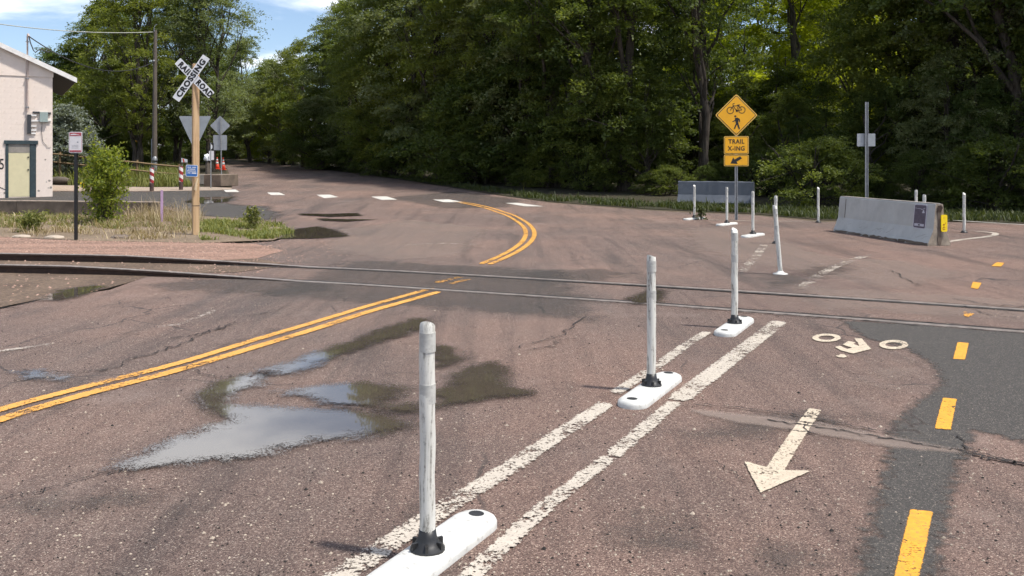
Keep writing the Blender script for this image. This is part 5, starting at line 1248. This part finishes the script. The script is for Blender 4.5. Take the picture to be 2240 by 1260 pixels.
gb = thing('hazard_post', 'short yellow and black striped guard behind the bush', 'bollard', G(183, 412))
for k in range(4): MB().box(-0.16+0.08*k, -0.08+0.08*k, -0.03, 0.03, 0.05-0.03*k, 0.27-0.03*k).build('stripe', M['tag_yellow' if k % 2 == 0 else 'sign_black'], gb)
MB().box(-0.02, 0.02, 0.03, 0.06, -0.05, 0.2).build('stub', M['post_rust'], gb)
ym = thing('yellow_marker', 'small yellow upright marker in the shade under the left-hand trees', 'marker', XY(303, 58)); b0 = CAMH+(HY-318)*58/F-tz(58)
MB().box(-0.035, 0.035, -0.03, 0.03, 0, b0+0.4).build('marker_post', M['sign_yellow'], ym); MB().box(-0.18, 0.10, -0.045, -0.03, b0+0.24, b0+0.33).build('marker_arm', M['sign_yellow'], ym)

up0 = XY(338, 52.3); up = thing('utility_pole', 'weathered wooden utility pole behind the striped post', 'utility pole', up0)
mu = 52.3/F; hp = CAMH+(HY-66)*mu-up0.z
MB().tube([(0, 0, -0.3), (0.02, 0, hp*0.5), (0.05, 0, hp)], [0.155, 0.125, 0.095], 12).build('pole', M['wood_old'], up)
MB().tube([(0.03, -0.12, hp-0.1), (0.02, -0.12, hp+0.12), (0.10, -0.12, hp+0.28), (0.2, -0.12, hp+0.32)], 0.02, 6).build('bracket', M['galv'], up)
MB().tube([(-0.15, -0.02, 0), (-0.15, -0.02, 2.2)], 0.04, 8).build('conduit', M['galv'], up)
MB().lathe([(0.05, 0), (0.06, 0.06), (0.03, 0.12)], 8, Matrix.Translation((0.02, -0.14, CAMH+(HY-136)*mu-up0.z))).build('insulator', M['galv'], up)

# ------------------------------------------------------------------ building
c0 = G(115, 430); BR = math.radians(30)
bd_ = thing('block_building', 'pale pink painted block building with a green framed door and sloping roof', 'building', c0, BR)
ppm = 62.4; mz = c0.y/F
def bx(px): return (px-115)/ppm
def bz(py): return (430-py)*mz
WT = bz(168)
DX0, DX1, DZ = bx(14.5), bx(80.5), bz(311)
# masonry courses: every block its own piece
bw, bh = 0.405, 0.203
wallb = MB()
wallb.box(-9.0, -0.012, 0.004, 0.20, -0.1, WT-0.01)
wl_ = wallb.build('mortar_wall', M['wall_joint'], bd_)
MB().box(-0.20, 0.0, 0.20, 8.0, -0.1, WT).build('side_wall', M['wall'], bd_)
MB().box(-9.2, -9.0, 0.0, 8.0, -0.1, WT).build('side_wall', M['wall'], bd_)
bm_full = {}
def blockmesh(w):
    k = round(w, 3)
    if k not in bm_full:
        b = MB(); b.box(0, w-0.0035, 0, 0.10, 0, bh-0.006); bm_full[k] = b.mesh('wall_block'); bm_full[k].materials.append(M['wall'])
    return bm_full[k]
nrow = int(math.ceil(WT/bh)); far_mb = MB(); cnt = 0
for j in range(nrow):
    z = -0.02 + j*bh; x = 0.0 if j % 2 == 0 else bw/2
    x1 = 0.0
    first = True
    while x1 > -9.0:
        w = bw if (not first or j % 2 == 0) else bw/2
        first = False; x0 = x1 - w
        a0, a1 = x0, x1
        if z < DZ-0.02 and a1 > DX0+0.02 and a0 < DX1-0.02:      # cut at the door
            if a0 < DX0: a1 = min(a1, DX0+0.03)
            elif a1 > DX1: a0 = max(a0, DX1-0.03)
            else: x1 = x0; continue
        if a1-a0 > 0.05:
            if a0 > -3.9 and cnt < 295:
                obj('wall_block', blockmesh(a1-a0), None, wl_, (a0+0.003, 0.0, z)); cnt += 1
            else: far_mb.box(a0+0.003, a1-0.003, 0, 0.10, z, z+bh-0.006)
        x1 = x0
fb = far_mb.build('wall_block_remainder', M['wall'], wl_); fb['kind'] = 'stuff'
# gable panel and roof
s_r = 0.47; RX = -4.6
zr0 = bz(157)                      # roof line above the wall corner
gab = MB(); gab.plate([(0.03, WT-0.02), (0.03, zr0+0.0), (RX, zr0 - RX*s_r), (-9.23, zr0), (-9.23, WT-0.02)], 0.14); gab.build('gable_panel', M['wall'], bd_, (0, -0.03, 0))
def roof_slab(xa, za, xb, zb3, y0, y1, th):
    mb = MB(); mb.add([(xa, y0, za), (xb, y0, zb3), (xb, y1, zb3), (xa, y1, za), (xa, y0, za+th), (xb, y0, zb3+th), (xb, y1, zb3+th), (xa, y1, za+th)], [(0, 1, 2, 3), (7, 6, 5, 4), (0, 4, 5, 1), (1, 5, 6, 2), (2, 6, 7, 3), (3, 7, 4, 0)]); return mb
ov = 0.82
rf = roof_slab(RX, zr0-RX*s_r+0.006, ov, zr0-ov*s_r+0.006, -0.14, 8.3, 0.13).build('roof', M['roof'], bd_)
roof_slab(-9.2-ov, zr0-ov*s_r+0.006, RX-0.004, zr0-RX*s_r+0.006, -0.14, 8.3, 0.13).build('roof_half', M['roof'], rf)
roof_slab(RX, zr0-RX*s_r+0.15, ov+0.03, zr0-ov*s_r+0.122, -0.19, 8.34, 0.035).build('roof_edge', M['post_white'], rf)
roof_slab(RX, zr0-RX*s_r-0.012, ov+0.034, zr0-(ov+0.034)*s_r-0.012, -0.225, -0.192, 0.19).build('fascia_board', M['post_white'], rf)
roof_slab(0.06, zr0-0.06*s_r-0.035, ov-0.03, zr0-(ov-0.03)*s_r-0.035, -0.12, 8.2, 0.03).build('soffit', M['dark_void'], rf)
# door
dr = MB(); dr.box(DX0+0.10, DX1-0.24, -0.004, 0.10, 0.02, DZ-0.10); dr = dr.build('door', M['door'], bd_)
MB().box(DX0+0.10, DX1-0.24, -0.012, -0.005, DZ-0.42, DZ-0.10).build('door_top_shadow', M['concrete'], dr)  # grey strip standing in for the lintel's shadow on the door
for z_ in (bz(344), bz(371)): MB().tube([(DX1-0.29, 0.0, z_), (DX1-0.29, -0.03, z_)], 0.03, 8).build('door_bolt', M['sign_black'], dr)
fr = MB(); fr.box(DX0, DX0+0.10, -0.03, 0.12, -0.02, DZ-0.09); fr = fr.build('door_frame', M['trim_green'], bd_)
MB().box(DX1-0.24, DX1-0.02, -0.022, 0.12, -0.02, DZ-0.09).build('door_jamb', M['trim_green'], fr)
MB().box(DX1-0.20, DX1-0.06, -0.032, -0.0225, 0.0, DZ-0.10).build('jamb_face', M['trim_green'], fr)
MB().box(DX0-0.05, DX1+0.05, -0.055, 0.12, DZ-0.088, DZ+0.05).build('door_lintel', M['trim_green'], fr)
MB().box(DX0-0.03, DX1+0.02, -0.10, 0.10, -0.12, -0.022).build('door_sill', M['old_concrete'], fr)
# number beside the door
num = obj('house_number', text_mesh('15', 0.58, 0.004, 0.002, 0.62, 'RIGHT'), M['sign_black'], bd_, (DX0-0.035, -0.004, bz(360)))
# mast, panel, meter
xm = bx(60.5); zbx = bz(246)
mast = MB(); mast.tube([(xm, -0.07, zbx), (xm, -0.07, bz(84)), (xm+0.02, -0.12, bz(80)), (xm+0.05, -0.16, bz(84))], [0.033, 0.033, 0.05, 0.04], 10); mast = mast.build('service_mast', M['conduit'], bd_)
for py in (174, 236, 95): MB().box(xm-0.06, xm+0.06, -0.11, 0.0, bz(py)-0.02, bz(py)+0.02).build('mast_strap', M['galv'], mast)
pn = MB(); pn.box(bx(60), bx(68.5), -0.13, 0.0, bz(293), bz(252)); pn = pn.build('dark_panel', M['box_dark'], bd_)
for py in (254, 266, 277, 286, 293): MB().box(bx(68.6), bx(80 if py < 290 else 78), -0.06, 0.0, bz(py)-0.02, bz(py)+0.04).build('panel_bracket', M['post_white'], pn)
mt = MB(); mt.box(bx(87), bx(104.5), -0.15, 0.0, bz(267.5), bz(246)); mt = mt.build('meter_box', M['box_grey'], bd_)
for a_, b_, py in ((72, 87, 247), (104.6, 111.5, 248), (104.6, 111.5, 264), (70, 87, 265)): MB().box(bx(a_), bx(b_)-0.002, -0.07, 0.0, bz(py)-0.03, bz(py)+0.035).build('meter_bracket', M['post_white' if py > 250 else 'box_dark'], mt)
MB().tube([(bx(92), -0.04, bz(268)), (bx(91), -0.03, bz(290)), (bx(94), -0.02, bz(310)), (bx(104), -0.02, bz(322)), (bx(111), -0.02, bz(322))], 0.008, 5).build('loose_wire', M['cable'], mt)
for j, (px, py, r_, l_) in enumerate([(108, 395, 0.05, 7), (102, 398, 0.03, 6), (85, 417, 0.05, 7), (111, 410, 0.06, 8), (106, 411, 0.03, 6), (12, 421, 0.05, 6), (99, 349, 0.035, 6)]):
    rr = random.Random(j); MB().plate([(bx(px)+r_*rr.uniform(0.5, 1.2)*math.cos(2*math.pi*k/l_), bz(py)+r_*rr.uniform(0.5, 1.2)*math.sin(2*math.pi*k/l_)) for k in range(l_)], 0.002).build('paint_chip', M['concrete'], bd_, (0, -0.004, 0))
mbk = MB(); pts = [(bx(0), -0.003, bz(405)), (bx(4), -0.003, bz(409)), (bx(9), -0.003, bz(411)), (bx(15), -0.003, bz(414))]; mbk.tube(pts, 0.012, 4); mbk.build('wall_crack', M['crack'], bd_)

# overhead wires
def wire(name, label, a, b, sag, r, mat):
    a = Vector(a); b = Vector(b); pts = [a.lerp(b, k/28) - Vector((0, 0, 4*sag*(k/28)*(1-k/28))) for k in range(29)]
    mb = MB(); mb.tube(pts, r, 6); o = mb.build(name, mat); tag(o, label, 'wire'); return o
Rz = Matrix.Rotation(BR, 3, 'Z')
mtop = c0 + Rz @ Vector((xm+0.05, -0.16, bz(84)))
wire('service_cable', 'dark service cable from the roof mast to the utility pole', mtop, Vector((up0.x, up0.y-0.14, CAMH+(HY-136)*mu)), 0.9, 0.022, M['cable'])
wire('overhead_wire', 'pale overhead wire running left from the top of the utility pole', Vector((up0.x, up0.y, CAMH+(HY-70)*mu)), A(-420, -40, 40.0), 0.75, 0.024, M['cable_pale'])
mb = MB(); mb.tube([mtop, mtop+Vector((0.06, 0, -0.25)), mtop+Vector((0.18, 0, -0.55)), mtop+Vector((0.25, 0, -0.62)), mtop+Vector((0.36, 0.1, -0.48)), mtop+Vector((0.6, 0.4, -0.56))], 0.022, 6)
tag(mb.build('drip_loop', M['cable']), 'dark cable loop hanging from the mast head', 'wire')

# ------------------------------------------------------------------ plants on the verge
def shrub(name, label, base, H, R, n, leaf, mat, seed, cat='shrub', stems=9, asp=0.5, up=0.3):
    rng = np.random.default_rng(seed); r = thing(name, label, cat, base); mb = MB(); cen = []
    for s in range(stems):
        th = rng.uniform(0, 6.28); hh_ = H*rng.uniform(0.6, 1.0); rad_ = R*rng.uniform(0.2, 0.9)*(1.0 if hh_ < 0.85*H else 0.55)
        tip = Vector((rad_*math.cos(th), rad_*math.sin(th), hh_)); base_ = Vector((rng.normal()*0.06*R, rng.normal()*0.06*R, -0.03))
        pts = limb(mb, base_, tip, 0.016*H/1.5, 0.004, rng, 5, -0.25, 6)
        for k in range(1, 7):
            for _ in range(int(n/stems/6*(0.5+k/6))):
                sp_ = 0.16*R*(1.3 - 0.9*k/6) + 0.05
                cen.append(np.array(pts[k].lerp(pts[k-1], rng.uniform())) + rng.normal(size=3)*np.array([sp_, sp_, sp_*0.8]))
        for _ in range(3):
            k = rng.integers(2, 6); e = pts[k] + Vector(rng.normal(size=3))*0.25*R + Vector((0, 0, 0.12*H)); limb(mb, pts[k], e, 0.006, 0.003, rng, 4, 0, 3)
            for _ in range(int(n/stems/7)): cen.append(np.array(pts[k].lerp(e, rng.uniform(0.3, 1.05))) + rng.normal(size=3)*0.06*R)
    cen = np.array(cen); cen[:, 2] = np.maximum(cen[:, 2], 0.03)
    mb.build('stems', M['bark'], r); me = leaf_mesh('foliage', cen, leaf*rng.uniform(0.6, 1.3, len(cen)), rng.uniform(0, 1, len(cen)), rng, up, asp); obj('foliage', me, M[mat], r); return r
shrub('verge_bush', 'bright green leafy bush beside the black sign post', G(228, 490), 2.0, 0.90, 4800, 0.044, 'leaf_bush', 37, 'bush', 22)
shrub('verge_weed', 'spiky dark green weed in the dry grass at the left', G(68, 508), 0.42, 0.34, 1100, 0.05, 'grass', 32, 'plant', 12, 0.25, 0.1)
shrub('verge_weed', 'tall leafy weed standing in the green grass right of the crossbuck', G(556, 501), 0.55, 0.20, 420, 0.035, 'grass', 33, 'plant', 5)
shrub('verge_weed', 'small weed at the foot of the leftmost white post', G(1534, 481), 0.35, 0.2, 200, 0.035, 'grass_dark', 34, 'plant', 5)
# pale stones in the verge
for j, (px, py, s, lab) in enumerate([(46, 519, 0.16, 'pale flat stone at the edge of the red gravel, leftmost'), (118, 521, 0.17, 'pale flat stone at the foot of the black sign post'), (268, 521, 0.2, 'dark flat stone half buried right of the black sign post')]):
    bm = bmesh.new(); bmesh.ops.create_icosphere(bm, subdivisions=2, radius=s); r_ = random.Random(j)
    for v in bm.verts: v.co *= r_.uniform(0.85, 1.12); v.co.z *= 0.38; v.co.x *= 1.3
    me = bpy.data.meshes.new('flat_stone'); bm.to_mesh(me); bm.free()
    tag(obj('flat_stone', me, M['stone' if j < 2 else 'old_concrete'], None, G(px, py)), lab, 'stone')
# loose chippings on the road
def chips(n, seed):
    rng = np.random.default_rng(seed); mb = MB()
    for _ in range(n):
        px = rng.uniform(-40, 2280); py = 640 + 640*rng.uniform()**1.2
        g = G(px, py); s = rng.uniform(0.003, 0.008)*(1.8 if rng.uniform() < 0.06 else 1); a = rng.uniform(0, 6.28)
        v = [(s*math.cos(a+k*1.57)*rng.uniform(0.7, 1.3), s*math.sin(a+k*1.57)*rng.uniform(0.7, 1.3), 0.001) for k in range(4)] + [(0, 0, s*0.9)]
        mb.add([Vector(q)+g for q in v], [(0, 1, 4), (1, 2, 4), (2, 3, 4), (3, 0, 4)])
    return mb
ch = chips(2200, 9).build('loose_chippings', M['stone']); tag(ch, 'loose pale chippings scattered over the asphalt', None, None, 'stuff')
ch = chips(1500, 10).build('loose_chippings', M['crack']); tag(ch, 'loose dark chippings scattered over the asphalt', None, None, 'stuff')

def pebbles(n, poly, lo, hi, seed):
    rng = np.random.default_rng(seed); mb = MB(); A_ = np.array(gp(poly)); x0, y0 = A_.min(0); x1, y1 = A_.max(0); k = 0
    while k < n:
        x, y = rng.uniform(x0, x1), rng.uniform(y0, y1); ins = False
        for i in range(len(A_)):
            a = A_[i]; b = A_[(i+1) % len(A_)]
            if (a[1] > y) != (b[1] > y) and x < (b[0]-a[0])*(y-a[1])/(b[1]-a[1]+1e-12)+a[0]: ins = not ins
        if not ins: continue
        k += 1; r = rng.uniform(lo, hi); w = rng.uniform(0, 6.28); g = Vector((x, y, tz(y)+0.005))
        v = [(r*math.cos(w+j*1.26)*rng.uniform(0.7, 1.3), r*math.sin(w+j*1.26)*rng.uniform(0.7, 1.3), 0.0) for j in range(5)] + [(rng.normal()*r*0.2, rng.normal()*r*0.2, r*rng.uniform(0.6, 1.0))]
        mb.add([Vector(q)+g for q in v], [(j, (j+1) % 5, 5) for j in range(5)])
    return mb
GRAVEL_A = [(-300, 503), (0, 514), (170, 522), (440, 528), (600, 538), (620, 552), (420, 576), (0, 556), (-300, 540)]
tag(pebbles(2400, GRAVEL_A, 0.008, 0.024, 41).build('track_gravel', M['pebble_red']), 'reddish pebbles lying on the gravel strip beside the rails', None, None, 'stuff')
tag(pebbles(420, [(-300, 540), (0, 556), (420, 574), (560, 570), (500, 596), (330, 604), (240, 634), (90, 657), (0, 676), (-300, 720)], 0.008, 0.024, 42).build('track_gravel', M['pebble_red']), 'pale pebbles in the dark dirt around the rails', None, None, 'stuff')
tag(pebbles(700, [(420, 530), (620, 505), (700, 520), (760, 560), (560, 600), (400, 620)], 0.006, 0.016, 43).build('track_gravel', M['pebble_red']), 'small reddish pebbles spilling from the verge onto the road', None, None, 'stuff')
